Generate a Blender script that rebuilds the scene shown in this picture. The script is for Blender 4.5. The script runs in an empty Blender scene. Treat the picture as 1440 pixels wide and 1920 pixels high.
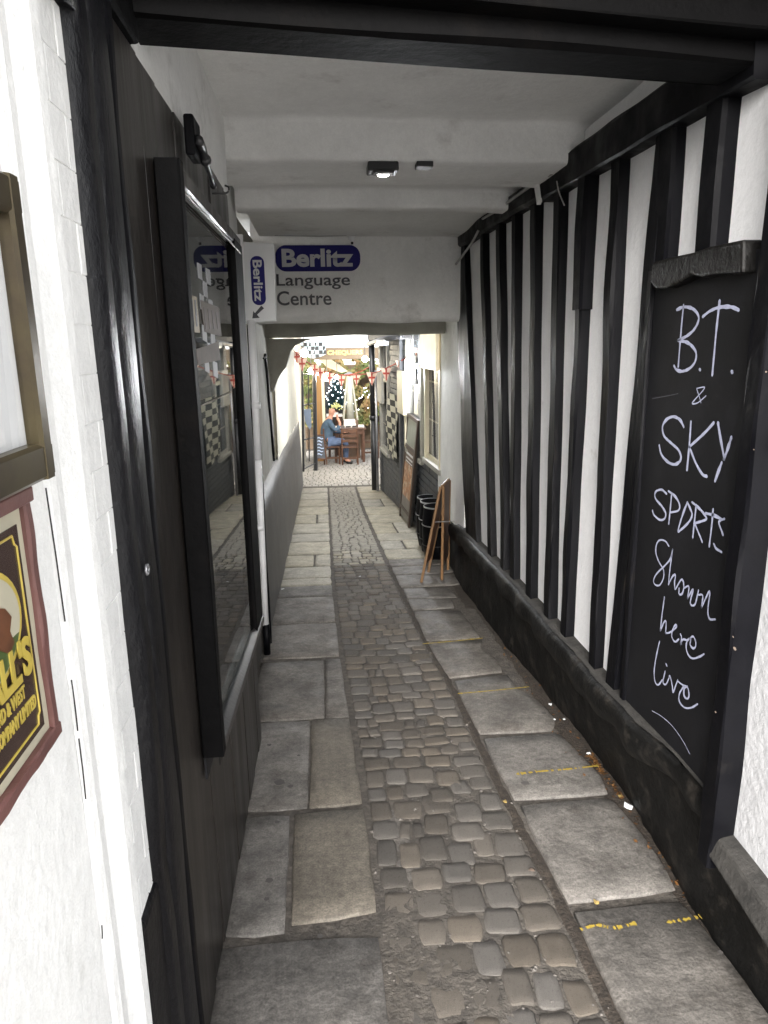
import bpy, bmesh, math, random
from mathutils import Vector, Matrix, noise
random.seed(7)
D = bpy.data
scene = bpy.context.scene
COL = scene.collection
# ------------------------------------------------------------------ camera
F_PX, EYE, SLOPE = 1330.0, 1.65, 0.066
_vy = Vector((605-720, 640-960, F_PX)).normalized()
_dz = Vector((80.0, 5499.06, F_PX)).normalized()
_vz = -_dz
_vx = _vy.cross(_vz).normalized()
ROT = Matrix((_vx, _vy, _vz))            # world = ROT @ photo-camera
cam_d = D.cameras.new('camera'); cam = D.objects.new('camera', cam_d); COL.objects.link(cam)
cam_d.sensor_fit = 'VERTICAL'; cam_d.sensor_height = 24.0; cam_d.sensor_width = 18.0
cam_d.lens = F_PX/1920*24.0
cam_d.clip_start = 0.02; cam_d.clip_end = 400
M = Matrix((ROT.col[0], -ROT.col[1], -ROT.col[2])).transposed().to_4x4()
M.translation = (0, 0, EYE)
cam.matrix_world = M
scene.camera = cam
# ------------------------------------------------------------------ light
w = D.worlds.new('World'); scene.world = w; w.use_nodes = True
nt = w.node_tree; nt.nodes.clear()
sky = nt.nodes.new('ShaderNodeTexSky'); sky.sky_type = 'NISHITA'; sky.sun_disc = False
SUN_EL, SUN_AZ = math.radians(27), math.radians(193)   # azimuth from +Y clockwise: behind and to the right
sky.sun_elevation = SUN_EL; sky.sun_rotation = SUN_AZ
sky.air_density = 1.0; sky.dust_density = 4.0; sky.ozone_density = 1.0
hs = nt.nodes.new('ShaderNodeHueSaturation'); hs.inputs['Saturation'].default_value = 0.22
bg = nt.nodes.new('ShaderNodeBackground'); bg.inputs['Strength'].default_value = 0.15
wo = nt.nodes.new('ShaderNodeOutputWorld')
nt.links.new(sky.outputs[0], hs.inputs['Color']); nt.links.new(hs.outputs[0], bg.inputs[0]); nt.links.new(bg.outputs[0], wo.inputs[0])
sd = D.lights.new('sun', 'SUN'); sd.energy = 1.5; sd.angle = math.radians(45); sd.color = (1, .985, .965)
so = D.objects.new('sun', sd); COL.objects.link(so)
_sdir = Vector((math.sin(SUN_AZ)*math.cos(SUN_EL), math.cos(SUN_AZ)*math.cos(SUN_EL), math.sin(SUN_EL)))
so.rotation_euler = _sdir.to_track_quat('Z', 'Y').to_euler(); so.location = (0, -5, 12)
vs = scene.view_settings; vs.view_transform = 'Standard'; vs.look = 'None'; vs.exposure = 2.05; vs.gamma = 1; vs.use_curve_mapping = False
scene.render.engine = 'CYCLES'
scene.cycles.max_bounces = 10; scene.cycles.diffuse_bounces = 7; scene.cycles.glossy_bounces = 4; scene.cycles.transparent_max_bounces = 12

# ------------------------------------------------------------------ survey helpers (photo pixel -> point on a real plane)
def _ray(px, py): return ROT @ Vector((px-720, py-960, F_PX))
def onx(px, py, x): d = _ray(px, py); t = x/d.x; return Vector((0, 0, EYE)) + d*t
def ony(px, py, y): d = _ray(px, py); t = y/d.y; return Vector((0, 0, EYE)) + d*t
def floor_pt(px, py): d = _ray(px, py); t = -EYE/(d.z+SLOPE*d.y); return Vector((0, 0, EYE)) + d*t
def gz(y): return -SLOPE*min(y, 22.0)
# ------------------------------------------------------------------ materials
MATS = {}
def mat(name, col, rough=.7, spec=.5, metal=0, noise_amt=.25, noise_scale=6, col2=None, bump=.0, bump_scale=60, emit=None, estr=0, objrand=0, stretch=None, coat=0, col3=None, c3lo=.62, c3hi=.72, c3scale=3, rvar=0, grain=0, satr=(.3, 1.5)):
    if name in MATS: return MATS[name]
    m = D.materials.new(name); m.use_nodes = True; MATS[name] = m
    n = m.node_tree; N = n.nodes; L = n.links; b = N['Principled BSDF']
    b.inputs['Roughness'].default_value = rough
    b.inputs['Metallic'].default_value = metal
    b.inputs['Specular IOR Level'].default_value = spec
    if coat: b.inputs['Coat Weight'].default_value = coat; b.inputs['Coat Roughness'].default_value = .12
    tc = N.new('ShaderNodeTexCoord'); mp = N.new('ShaderNodeMapping'); L.new(tc.outputs['Object'], mp.inputs[0])
    if stretch: mp.inputs['Scale'].default_value = stretch
    nz = N.new('ShaderNodeTexNoise'); nz.inputs['Scale'].default_value = noise_scale; nz.inputs['Detail'].default_value = 7; nz.inputs['Roughness'].default_value = .62
    L.new(mp.outputs[0], nz.inputs['Vector'])
    mx = N.new('ShaderNodeMix'); mx.data_type = 'RGBA'
    c2 = col2 or tuple(c*(1-noise_amt) for c in col)
    mx.inputs['A'].default_value = (*c2, 1); mx.inputs['B'].default_value = (*col, 1)
    rmp = N.new('ShaderNodeMapRange'); rmp.inputs['From Min'].default_value = .33; rmp.inputs['From Max'].default_value = .62
    L.new(nz.outputs['Fac'], rmp.inputs['Value']); L.new(rmp.outputs[0], mx.inputs['Factor'])
    out = mx.outputs['Result']
    if col3:
        n3 = N.new('ShaderNodeTexNoise'); n3.inputs['Scale'].default_value = c3scale; n3.inputs['Detail'].default_value = 9; n3.inputs['Roughness'].default_value = .68
        L.new(mp.outputs[0], n3.inputs['Vector'])
        r3 = N.new('ShaderNodeMapRange'); r3.inputs['From Min'].default_value = c3lo; r3.inputs['From Max'].default_value = c3hi
        L.new(n3.outputs['Fac'], r3.inputs['Value'])
        m3 = N.new('ShaderNodeMix'); m3.data_type = 'RGBA'; m3.inputs['B'].default_value = (*col3, 1)
        L.new(out, m3.inputs['A']); L.new(r3.outputs[0], m3.inputs['Factor']); out = m3.outputs['Result']
    if grain:
        for gs_, gk in ((150, grain), (38, grain*.8)):
            ng = N.new('ShaderNodeTexNoise'); ng.inputs['Scale'].default_value = gs_; ng.inputs['Detail'].default_value = 4; ng.inputs['Roughness'].default_value = .7; L.new(mp.outputs[0], ng.inputs['Vector'])
            rg_ = N.new('ShaderNodeMapRange'); rg_.inputs['From Min'].default_value = .3; rg_.inputs['From Max'].default_value = .7; rg_.inputs['To Min'].default_value = 1-gk; rg_.inputs['To Max'].default_value = 1+gk
            L.new(ng.outputs['Fac'], rg_.inputs['Value'])
            hg_ = N.new('ShaderNodeHueSaturation'); L.new(rg_.outputs[0], hg_.inputs['Value']); L.new(out, hg_.inputs['Color']); out = hg_.outputs[0]
    if objrand:
        oi = N.new('ShaderNodeObjectInfo'); mr = N.new('ShaderNodeMapRange'); mr.inputs['To Min'].default_value = 1-objrand; mr.inputs['To Max'].default_value = 1+objrand
        L.new(oi.outputs['Random'], mr.inputs['Value'])
        h = N.new('ShaderNodeHueSaturation'); L.new(mr.outputs[0], h.inputs['Value'])
        ms = N.new('ShaderNodeMath'); ms.operation = 'MULTIPLY'; ms.inputs[1].default_value = 7.31; L.new(oi.outputs['Random'], ms.inputs[0])
        mf = N.new('ShaderNodeMath'); mf.operation = 'FRACT'; L.new(ms.outputs[0], mf.inputs[0])
        m4 = N.new('ShaderNodeMapRange'); m4.inputs['To Min'].default_value = satr[0]; m4.inputs['To Max'].default_value = satr[1]
        L.new(mf.outputs[0], m4.inputs['Value']); L.new(m4.outputs[0], h.inputs['Saturation'])
        L.new(out, h.inputs['Color']); out = h.outputs[0]
    L.new(out, b.inputs['Base Color'])
    if rvar:
        n5 = N.new('ShaderNodeTexNoise'); n5.inputs['Scale'].default_value = 9; n5.inputs['Detail'].default_value = 5; L.new(mp.outputs[0], n5.inputs['Vector'])
        r5 = N.new('ShaderNodeMapRange'); r5.inputs['From Min'].default_value = .35; r5.inputs['From Max'].default_value = .65
        r5.inputs['To Min'].default_value = max(0, rough-rvar); r5.inputs['To Max'].default_value = min(1, rough+rvar)
        L.new(n5.outputs['Fac'], r5.inputs['Value']); L.new(r5.outputs[0], b.inputs['Roughness'])
    if bump:
        nb = N.new('ShaderNodeTexNoise'); nb.inputs['Scale'].default_value = bump_scale; nb.inputs['Detail'].default_value = 6; nb.inputs['Roughness'].default_value = .6
        L.new(mp.outputs[0], nb.inputs['Vector'])
        bp = N.new('ShaderNodeBump'); bp.inputs['Strength'].default_value = bump; bp.inputs['Distance'].default_value = .01
        L.new(nb.outputs['Fac'], bp.inputs['Height']); L.new(bp.outputs[0], b.inputs['Normal'])
    if emit:
        b.inputs['Emission Color'].default_value = (*emit, 1); b.inputs['Emission Strength'].default_value = estr
    return m
white_out = mat('white_masonry_paint', (.80,.80,.79), .75, noise_amt=.10, noise_scale=5, bump=.5, bump_scale=30, grain=.04, col3=(.46,.46,.43), c3lo=.60, c3hi=.80, c3scale=4)
plaster = mat('white_plaster', (.82,.82,.81), .8, noise_amt=.14, noise_scale=2.5, bump=.45, bump_scale=30, grain=.05, col3=(.42,.41,.39), c3lo=.58, c3hi=.80, c3scale=3)
ceil_m = mat('ceiling_plaster', (.82,.82,.81), .85, noise_amt=.16, noise_scale=1.7, bump=.45, bump_scale=22, grain=.05, col3=(.42,.40,.38), c3lo=.58, c3hi=.80, c3scale=2.4)
panel_m = mat('panel_white', (.86,.86,.87), .7, noise_amt=.08, noise_scale=4, bump=.35, bump_scale=34, grain=.04, col3=(.50,.49,.46), c3lo=.62, c3hi=.82, c3scale=6)
dull_plaster = mat('dull_olive_plaster', (.34,.33,.29), .85, noise_amt=.3, noise_scale=4, bump=.3, bump_scale=40)  # darker olive-grey plaster tone for the tunnel wall, beam and soffit
black_g = mat('black_gloss_paint', (.0028,.0028,.004), .55, spec=.11, noise_amt=.35, noise_scale=8, bump=.14, bump_scale=24, col3=(.012,.011,.010), c3lo=.60, c3hi=.78, c3scale=7, rvar=.14)
black_lumpy = mat('thick_black_gloss_paint', (.0045,.0045,.006), .36, spec=.28, noise_amt=.3, noise_scale=8, bump=.55, bump_scale=60, col3=(.02,.016,.014), c3lo=.60, c3hi=.74, c3scale=6, stretch=(1,1,.45), rvar=.08)
black_worn = mat('worn_black_timber', (.0028,.0028,.004), .55, spec=.13, noise_amt=.4, noise_scale=10, bump=.4, bump_scale=30, col3=(.020,.016,.011), c3lo=.62, c3hi=.78, c3scale=6, stretch=(1,1,.25), rvar=.1)
plank_m = mat('dark_brown_black_planks', (.014,.0115,.010), .38, noise_amt=.4, noise_scale=9, bump=.25, bump_scale=26, col3=(.030,.025,.021), c3lo=.55, c3hi=.75, c3scale=5, stretch=(1,1,.12), rvar=.1)
header_m = mat('soot_black_timber', (.0015,.0014,.0016), .65, spec=.08, noise_amt=.4, noise_scale=6, bump=.3, bump_scale=24, col3=(.0045,.0035,.003), c3lo=.58, c3hi=.75, c3scale=4)
board_m = mat('blackboard_paint', (.007,.007,.0085), .6, spec=.25, noise_amt=.3, noise_scale=3, bump=.04, bump_scale=50, col3=(.014,.014,.017), c3lo=.5, c3hi=.8, c3scale=3)
plinth_m = mat('black_painted_plinth', (.005,.0048,.0045), .6, spec=.2, noise_amt=.5, noise_scale=9, bump=.8, bump_scale=22, col3=(.028,.024,.020), c3lo=.54, c3hi=.70, c3scale=9)
dust_m = mat('dusty_ledge', (.040,.037,.033), .85, noise_amt=.6, noise_scale=14, bump=.5, bump_scale=50)
dado_m = mat('grey_painted_dado', (.075,.070,.065), .55, noise_amt=.3, noise_scale=5, bump=.4, bump_scale=25, col3=(.14,.12,.095), c3lo=.6, c3hi=.8, c3scale=5)
slab_m = mat('york_stone_slab', (.147,.135,.122), .74, grain=.38, satr=(.85, 1.2), noise_amt=.45, noise_scale=7, bump=.5, bump_scale=38, objrand=.09, col3=(.070,.062,.054), c3lo=.53, c3hi=.70, c3scale=6, rvar=.12)
tan_slab = mat('tan_stone_slab', (.138,.121,.098), .75, grain=.38, noise_amt=.28, noise_scale=7, bump=.3, bump_scale=38, col3=(.12,.105,.09), c3lo=.62, c3hi=.78, c3scale=5)
daylit_slab = mat('daylit_york_stone', (.32,.295,.235), .7, grain=.3, satr=(.8, 1.2), noise_amt=.35, noise_scale=7, bump=.4, bump_scale=38, objrand=.1, col3=(.16,.14,.11), c3lo=.6, c3hi=.76, c3scale=5)  # york stone lightened for the far alley, daylight put into the colour
sett_m = mat('granite_sett', (.150,.130,.108), .82, grain=.3, satr=(.6, 1.3), noise_amt=.35, noise_scale=9, bump=.8, bump_scale=60, objrand=.30, col3=(.075,.066,.058), c3lo=.52, c3hi=.68, c3scale=9, rvar=.15)
mortar_m = mat('mortar_bed', (.105,.092,.078), .92, noise_amt=.55, noise_scale=30, bump=1.0, bump_scale=70, col3=(.055,.048,.042), c3lo=.5, c3hi=.66, c3scale=9)
concrete_m = mat('grey_mortar_patch', (.135,.122,.108), .9, noise_amt=.35, noise_scale=22, bump=.9, bump_scale=60, col3=(.10,.09,.08), c3lo=.55, c3hi=.7, c3scale=12)
daylit_sett = mat('daylit_granite_sett', (.29,.265,.21), .75, noise_amt=.4, noise_scale=26, bump=.5, bump_scale=60, objrand=.25, satr=(.7, 1.2), col3=(.13,.12,.10), c3lo=.6, c3hi=.76, c3scale=20)  # same setts in a brighter colour that stands in for open-sky light
ground_m = mat('street_paving', (.40,.39,.37), .9, bump=.4)
yard_m = mat('yard_sett', (.36,.34,.31), .7, noise_amt=.35, noise_scale=14, bump=.4, bump_scale=40)
yellow_m = mat('yellow_line_paint', (.33,.235,.03), .8, noise_amt=.3, noise_scale=60)
brickgrey = mat('grey_painted_brick', (.075,.08,.09), .55, noise_amt=.3, noise_scale=8, bump=.4, bump_scale=40, objrand=.12)
joint_m = mat('brick_joint', (.05,.052,.058), .8)
cream_m = mat('cream_window_paint', (.66,.60,.44), .5, noise_amt=.12)
dark_m = mat('dark_recess', (.012,.011,.010), .5)
wood_m = mat('brown_wood', (.09,.038,.018), .5, noise_amt=.4, noise_scale=12, stretch=(1,1,.2), bump=.1)
woodl_m = mat('light_oak', (.17,.09,.035), .55, noise_amt=.35, noise_scale=14, stretch=(1,1,.15))
red_m = mat('red_cloth', (.33,.045,.03), .8)
cloth_w = mat('white_cloth', (.75,.70,.64), .8, noise_amt=.1)
blue_m = mat('dark_blue_sign', (.014,.012,.13), .6, spec=.2, noise_amt=.1)
signw_m = mat('sign_white', (.66,.67,.68), .4, noise_amt=.05)
signgrey_m = mat('sign_letter_grey', (.50,.50,.52), .4, noise_amt=.08)
signblk_m = mat('sign_letter_black', (.02,.02,.03), .4)
brass_m = mat('aged_brass', (.07,.05,.022), .5, metal=.85, noise_amt=.4, noise_scale=12, bump=.1)
bronze_m = mat('bronze_case', (.085,.068,.036), .32, metal=.6, noise_amt=.35, noise_scale=10, col2=(.05,.038,.026))
paper_m = mat('paper', (.76,.77,.78), .6, noise_amt=.03)
chalk_m = mat('chalk_pen', (.40,.42,.56), .8, noise_amt=.25, noise_scale=60)
chalk2_m = mat('faint_chalk', (.08,.08,.095), .8, noise_amt=.4, noise_scale=50)
litter_m = mat('white_litter', (.72,.74,.75), .7)
leaf_m = mat('dead_leaf', (.115,.062,.030), .8, noise_amt=.5, noise_scale=40, objrand=.3)
leafy_m = mat('yellow_leaf', (.27,.19,.06), .8, noise_amt=.3, noise_scale=40)
iron_m = mat('black_iron', (.02,.02,.022), .4, noise_amt=.3, bump=.1)
steel_m = mat('band_steel', (.55,.55,.56), .3, metal=.9, noise_amt=.2)
pvc_m = mat('white_pvc', (.82,.82,.83), .45, noise_amt=.1, noise_scale=5)
cable_m = mat('grey_white_cable', (.42,.41,.40), .6)
brown_enamel = mat('brown_enamel', (.038,.022,.018), .25, noise_amt=.1, col3=(.07,.052,.047), c3lo=.62, c3hi=.75, c3scale=9)
maroon_m = mat('maroon_frame', (.13,.055,.048), .5, noise_amt=.25, noise_scale=12, bump=.15)
yellow_en = mat('yellow_enamel', (.48,.37,.07), .35, noise_amt=.15, noise_scale=20)
cream_en = mat('cream_enamel', (.45,.42,.32), .35, noise_amt=.12, noise_scale=15)
green_en = mat('green_enamel', (.07,.11,.03), .35, noise_amt=.35, noise_scale=20)
fur_en = mat('russet_enamel', (.13,.05,.022), .35, noise_amt=.5, noise_scale=30)
skin_m = mat('skin', (.48,.24,.16), .6, noise_amt=.12)
shirt_m = mat('slate_blue_jumper', (.06,.10,.15), .85, noise_amt=.25, noise_scale=16)
jeans_m = mat('blue_jeans', (.09,.13,.22), .85, noise_amt=.3, noise_scale=16)
green_m = mat('ivy_leaf', (.09,.12,.025), .7, noise_amt=.5, noise_scale=4, col3=(.16,.09,.03), c3lo=.45, c3hi=.6, c3scale=2)
fir_m = mat('fir_needles', (.012,.045,.05), .7, noise_amt=.4)
lamp_w = mat('lit_lamp_white', (.9,.92,1), .5, emit=(.93,.96,1.0), estr=170)
lamp_y = mat('lit_globe', (1,.95,.85), .5, emit=(1,.90,.72), estr=45)
fairy_m = mat('fairy_light', (.8,.9,1), .5, emit=(.80,.90,1.0), estr=6)
spot_m = mat('lit_spot', (1,1,1), .5, emit=(1,.98,.92), estr=10)
win_m = mat('lit_window_curtain', (.55,.40,.22), .8, noise_amt=.45, noise_scale=5, stretch=(1,6,.2), emit=(1,.72,.36), estr=1.0)
grey_cloth = mat('blue_grey_cloth', (.20,.25,.33), .85, noise_amt=.2)
roof_m = mat('dark_roof', (.03,.028,.028), .6, noise_amt=.4, bump=.4)
beige_m = mat('beige_canvas', (.42,.38,.28), .8, noise_amt=.2)
def glass_mat(name, tint=(.9,.93,.92), rough=.01, extra=.0):
    m = D.materials.new(name); m.use_nodes = True; n = m.node_tree; n.nodes.clear()
    o = n.nodes.new('ShaderNodeOutputMaterial'); mx = n.nodes.new('ShaderNodeMixShader')
    t = n.nodes.new('ShaderNodeBsdfTransparent'); t.inputs[0].default_value = (*tint, 1)
    g = n.nodes.new('ShaderNodeBsdfGlossy'); g.inputs['Roughness'].default_value = rough
    f = n.nodes.new('ShaderNodeFresnel'); f.inputs[0].default_value = 1.55+extra
    ge = n.nodes.new('ShaderNodeNewGeometry'); mm = n.nodes.new('ShaderNodeMath'); mm.operation = 'SUBTRACT'; mm.inputs[0].default_value = 1; n.links.new(ge.outputs['Backfacing'], mm.inputs[1]); m2 = n.nodes.new('ShaderNodeMath'); m2.operation = 'MULTIPLY'; n.links.new(mm.outputs[0], m2.inputs[0]); n.links.new(f.outputs[0], m2.inputs[1])
    n.links.new(m2.outputs[0], mx.inputs[0]); n.links.new(t.outputs[0], mx.inputs[1]); n.links.new(g.outputs[0], mx.inputs[2]); n.links.new(mx.outputs[0], o.inputs[0])
    return m
glass_m = glass_mat('window_glass', (.75,.78,.78), .015, .1)
glass_c = glass_mat('clear_glass', (.98,.98,.98))
def check_mat(name, a, b, s, axes=(0, 1, 2)):
    m = D.materials.new(name); m.use_nodes = True; n = m.node_tree; bs = n.nodes['Principled BSDF']; bs.inputs['Roughness'].default_value = .7
    tc = n.nodes.new('ShaderNodeTexCoord'); ck = n.nodes.new('ShaderNodeTexChecker'); mp = n.nodes.new('ShaderNodeMapping')
    mp.inputs['Location'].default_value = (.013, .013, .013)
    if axes != (0, 1, 2): mp.inputs['Scale'].default_value = axes
    ck.inputs['Scale'].default_value = 1/s; ck.inputs[1].default_value = (*a, 1); ck.inputs[2].default_value = (*b, 1)
    n.links.new(tc.outputs['Object'], mp.inputs[0]); n.links.new(mp.outputs[0], ck.inputs[0]); n.links.new(ck.outputs[0], bs.inputs['Base Color'])
    return m

# ------------------------------------------------------------------ mesh helpers
ORG = {}
class MB:
    def __init__(s): s.v = []; s.f = []
    def add(s, vs_, fs):
        o = len(s.v); s.v += [Vector(v) for v in vs_]; s.f += [tuple(i+o for i in f) for f in fs]; return s
    def box(s, x0, x1, y0, y1, z0, z1):
        vs_ = [(x, y, z) for x in (x0, x1) for y in (y0, y1) for z in (z0, z1)]
        return s.add(vs_, [(0,1,3,2),(4,6,7,5),(0,4,5,1),(2,3,7,6),(0,2,6,4),(1,5,7,3)])
    def hexa(s, p):   # 4 bottom, 4 top (same winding)
        return s.add(p, [(3,2,1,0),(4,5,6,7),(0,1,5,4),(1,2,6,5),(2,3,7,6),(3,0,4,7)])
    def quad(s, a, b, c, d): return s.add((a, b, c, d), [(0,1,2,3)])
    def extr(s, poly, d):  # polygon of points extruded by vector d
        n = len(poly); d = Vector(d); vs_ = [Vector(p) for p in poly]+[Vector(p)+d for p in poly]
        return s.add(vs_, [tuple(range(n))[::-1], tuple(range(n, 2*n))]+[(i, (i+1) % n, n+(i+1) % n, n+i) for i in range(n)])
    def tube(s, pts, r, n=8):
        pts = [Vector(p) for p in pts]; rings = []; up0 = Vector((.13, .27, .95)).normalized()
        for i, p in enumerate(pts):
            t = (pts[min(i+1, len(pts)-1)]-pts[max(i-1, 0)]).normalized()
            u = t.cross(up0 if abs(t.dot(up0)) < .95 else Vector((1, 0, 0))).normalized(); v = t.cross(u)
            rr = r[i] if isinstance(r, (list, tuple)) else r
            rings.append([p+(u*math.cos(a)+v*math.sin(a))*rr for a in [2*math.pi*k/n for k in range(n)]])
        vs_ = [q for g in rings for q in g]; fs = []
        for i in range(len(pts)-1):
            for k in range(n): fs.append((i*n+k, i*n+(k+1) % n, (i+1)*n+(k+1) % n, (i+1)*n+k))
        fs += [tuple(range(n))[::-1], tuple(range((len(pts)-1)*n, len(pts)*n))]
        return s.add(vs_, fs)
    def lathe(s, c, prof, n=20, caps=True):
        c = Vector(c); vs_ = []; fs = []
        for (r, z) in prof:
            for k in range(n): a = 2*math.pi*k/n; vs_.append(c+Vector((r*math.cos(a), r*math.sin(a), z)))
        for i in range(len(prof)-1):
            for k in range(n): fs.append((i*n+k, i*n+(k+1) % n, (i+1)*n+(k+1) % n, (i+1)*n+k))
        if caps: fs += [tuple(range(n))[::-1], tuple(range((len(prof)-1)*n, len(prof)*n))]
        return s.add(vs_, fs)
    def ball(s, c, r, n=8, sz=1):
        return s.lathe(c, [(max(r*math.sin(a), .0005), -r*sz*math.cos(a)) for a in [math.pi*k/n for k in range(n+1)]], n*2)
    def timber(s, p0, p1, wu, wv, u, seg=14, jit=.006, ch=.15, seed=0, fr=3.0):
        # squared timber from p0 to p1, chamfered, wandering edges; u = width axis
        p0, p1, u = Vector(p0), Vector(p1), Vector(u); t = (p1-p0).normalized(); v = t.cross(u).normalized()
        a, b = wu/2, wv/2; c = min(wu, wv)*ch
        sec = [(-a+c,-b),(a-c,-b),(a,-b+c),(a,b-c),(a-c,b),(-a+c,b),(-a,b-c),(-a,-b+c)]
        vs_ = []; L_ = (p1-p0).length
        for i in range(seg+1):
            k = i/seg; p = p0.lerp(p1, k)
            for j, (x, y) in enumerate(sec):
                q = Vector((x*3+seed*7.3, y*3+j//2*1.7, k*L_*fr)); du = noise.noise(q)*jit*2; dv = noise.noise(q+Vector((31, 5, 2)))*jit*2
                vs_.append(p+u*(x+du)+v*(y+dv))
        fs = [tuple(range(8))[::-1], tuple(range(seg*8, seg*8+8))]
        for i in range(seg):
            for j in range(8): fs.append((i*8+j, i*8+(j+1) % 8, (i+1)*8+(j+1) % 8, (i+1)*8+j))
        return s.add(vs_, fs)
    def mesh(s, name, off=None):
        off = Vector(off or (0, 0, 0)); me = D.meshes.new(name); me.from_pydata([v-off for v in s.v], [], s.f)
        b = bmesh.new(); b.from_mesh(me); bmesh.ops.recalc_face_normals(b, faces=b.faces); b.to_mesh(me); b.free(); return me
    def build(s, name, m, parent=None, label=None, cat=None, group=None, kind=None, base=None, smooth=False, bevel=0, subs=2):
        if parent is not None: org = ORG.get(parent.name, Vector((0, 0, 0)))
        else: org = Vector(base or (0, 0, 0))
        me = s.mesh(name, org); me.materials.append(m); o = D.objects.new(name, me); COL.objects.link(o)
        if parent is not None: o.parent = parent
        else: o.location = org
        ORG[o.name] = org
        tag(o, label, cat, group, kind)
        if smooth:
            for p in me.polygons: p.use_smooth = True
        if bevel:
            bv = o.modifiers.new('bevel', 'BEVEL'); bv.width = bevel; bv.segments = subs; bv.limit_method = 'ANGLE'; bv.angle_limit = math.radians(40)
        return o
def tag(o, label=None, cat=None, group=None, kind=None):
    if label: o['label'] = label
    if cat: o['category'] = cat
    if group: o['group'] = group
    if kind: o['kind'] = kind
    return o
def thing(name, label, cat, loc=(0, 0, 0), group=None):
    o = D.objects.new(name, None); COL.objects.link(o); o.location = loc; o.empty_display_size = .1
    ORG[o.name] = Vector(loc); return tag(o, label, cat, group)
def smooth_auto(o):
    for p in o.data.polygons: p.use_smooth = True
    return o
def copy_tree(o, loc, label=None, rz=None):
    c = o.copy(); COL.objects.link(c); c.location = loc
    if label: c['label'] = label
    if rz is not None: c.rotation_euler.z = rz
    def kids(src, dst):
        for ch in src.children:
            k = ch.copy(); COL.objects.link(k); k.parent = dst; kids(ch, k)
    kids(o, c); return c
def grid_sheet(x0, x1, y0, y1, nx, ny, zf):
    b = MB(); vs_ = []; fs = []
    for j in range(ny+1):
        for i in range(nx+1):
            x = x0+(x1-x0)*i/nx; y = y0+(y1-y0)*j/ny; vs_.append((x, y, zf(x, y)))
    for j in range(ny):
        for i in range(nx): a = j*(nx+1)+i; fs.append((a, a+1, a+nx+2, a+nx+1))
    return b.add(vs_, fs)
def wall_sheet_x(x, y0, y1, z0f, z1, ny, nz, thick, amp=.006, side=1, seed=0):
    # plastered wall slab with a slightly uneven face; face at x, body towards side*x
    b = MB(); vs_ = []; fs = []
    for i in range(ny+1):
        for j in range(nz+1):
            y = y0+(y1-y0)*i/ny; z0 = z0f(y); z = z0+(z1-z0)*j/nz
            vs_.append((x+side*(.0+abs(noise.noise(Vector((y*1.3+seed, z*1.3, seed))))*amp*2), y, z))
    for i in range(ny):
        for j in range(nz): a = i*(nz+1)+j; fs.append((a, a+1, a+nz+2, a+nz+1))
    b.add(vs_, fs)
    b.box(x+side*(amp*2+.012), x+side*thick, y0, y1, max(z0f(y0), z0f(y1)), z1)
    return b
def text_obj(s, size, m, parent, M4, name='lettering', bold=0, depth=.0015, align='LEFT', sx=1.0):
    cu = D.curves.new('t', 'FONT'); cu.body = s; cu.size = size; cu.offset = bold; cu.extrude = depth; cu.align_x = align; cu.resolution_u = 4
    t = D.objects.new('t', cu); COL.objects.link(t)
    bpy.context.view_layer.update()
    me = D.meshes.new_from_object(t.evaluated_get(bpy.context.evaluated_depsgraph_get())); D.objects.remove(t)
    org = ORG.get(parent.name, Vector((0, 0, 0))) if parent else Vector((0, 0, 0))
    for v in me.vertices: v.co = (M4 @ Vector((v.co.x*sx, v.co.y, v.co.z))) - org
    me.materials.clear(); me.materials.append(m)
    o = D.objects.new(name, me); COL.objects.link(o)
    if parent: o.parent = parent
    ORG[o.name] = org
    return o
def frame_m(o, xa, ya):  # matrix with origin o, x axis xa, y axis ya
    xa = Vector(xa).normalized(); ya = Vector(ya).normalized(); za = xa.cross(ya)
    m = Matrix((xa, ya, za)).transposed().to_4x4(); m.translation = Vector(o); return m
def catmull(pts, n=6):
    pts = [Vector(p) for p in pts]
    if len(pts) < 3: return [pts[0].lerp(pts[-1], i/n) for i in range(n+1)]
    P = [pts[0]*2-pts[1]]+pts+[pts[-1]*2-pts[-2]]; out = []
    for i in range(1, len(P)-2):
        for k in range(n):
            t = k/n; out.append(.5*((2*P[i])+(P[i+1]-P[i-1])*t+(2*P[i-1]-5*P[i]+4*P[i+1]-P[i+2])*t*t+(3*P[i]-P[i-1]-3*P[i+1]+P[i+2])*t**3))
    out.append(P[-2]); return out

# ================================================================== THE GROUND
gs = MB()
ys = [-40, -10, 0, 5, 10, 15, 22, 60, 150]
vs_ = []; fs = []
for y in ys:
    for x in (-90, 90): vs_.append((x, y, gz(y)-.05))
for i in range(len(ys)-1): fs.append((2*i, 2*i+1, 2*i+3, 2*i+2))
gs.add(vs_, fs).build('ground', ground_m, kind='structure')
def bedz(x, y):
    near = max(0, min(1, (2.3-y)/.5))*max(0, min(1, (.52-x)/.15))*max(0, min(1, (x-.12)/.04))
    return gz(y)-.0055+noise.noise(Vector((x*9, y*9, 0)))*.003+near*.004
bed = grid_sheet(-.62, 1.26, .2, 12.2, 60, 380, bedz).build('alley_floor', mortar_m, kind='structure', smooth=True)
yard = grid_sheet(-3.6, 3.8, 12.18, 24, 8, 16, lambda x, y: gz(y)-.012).build('courtyard_floor', mortar_m, kind='structure')
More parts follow.
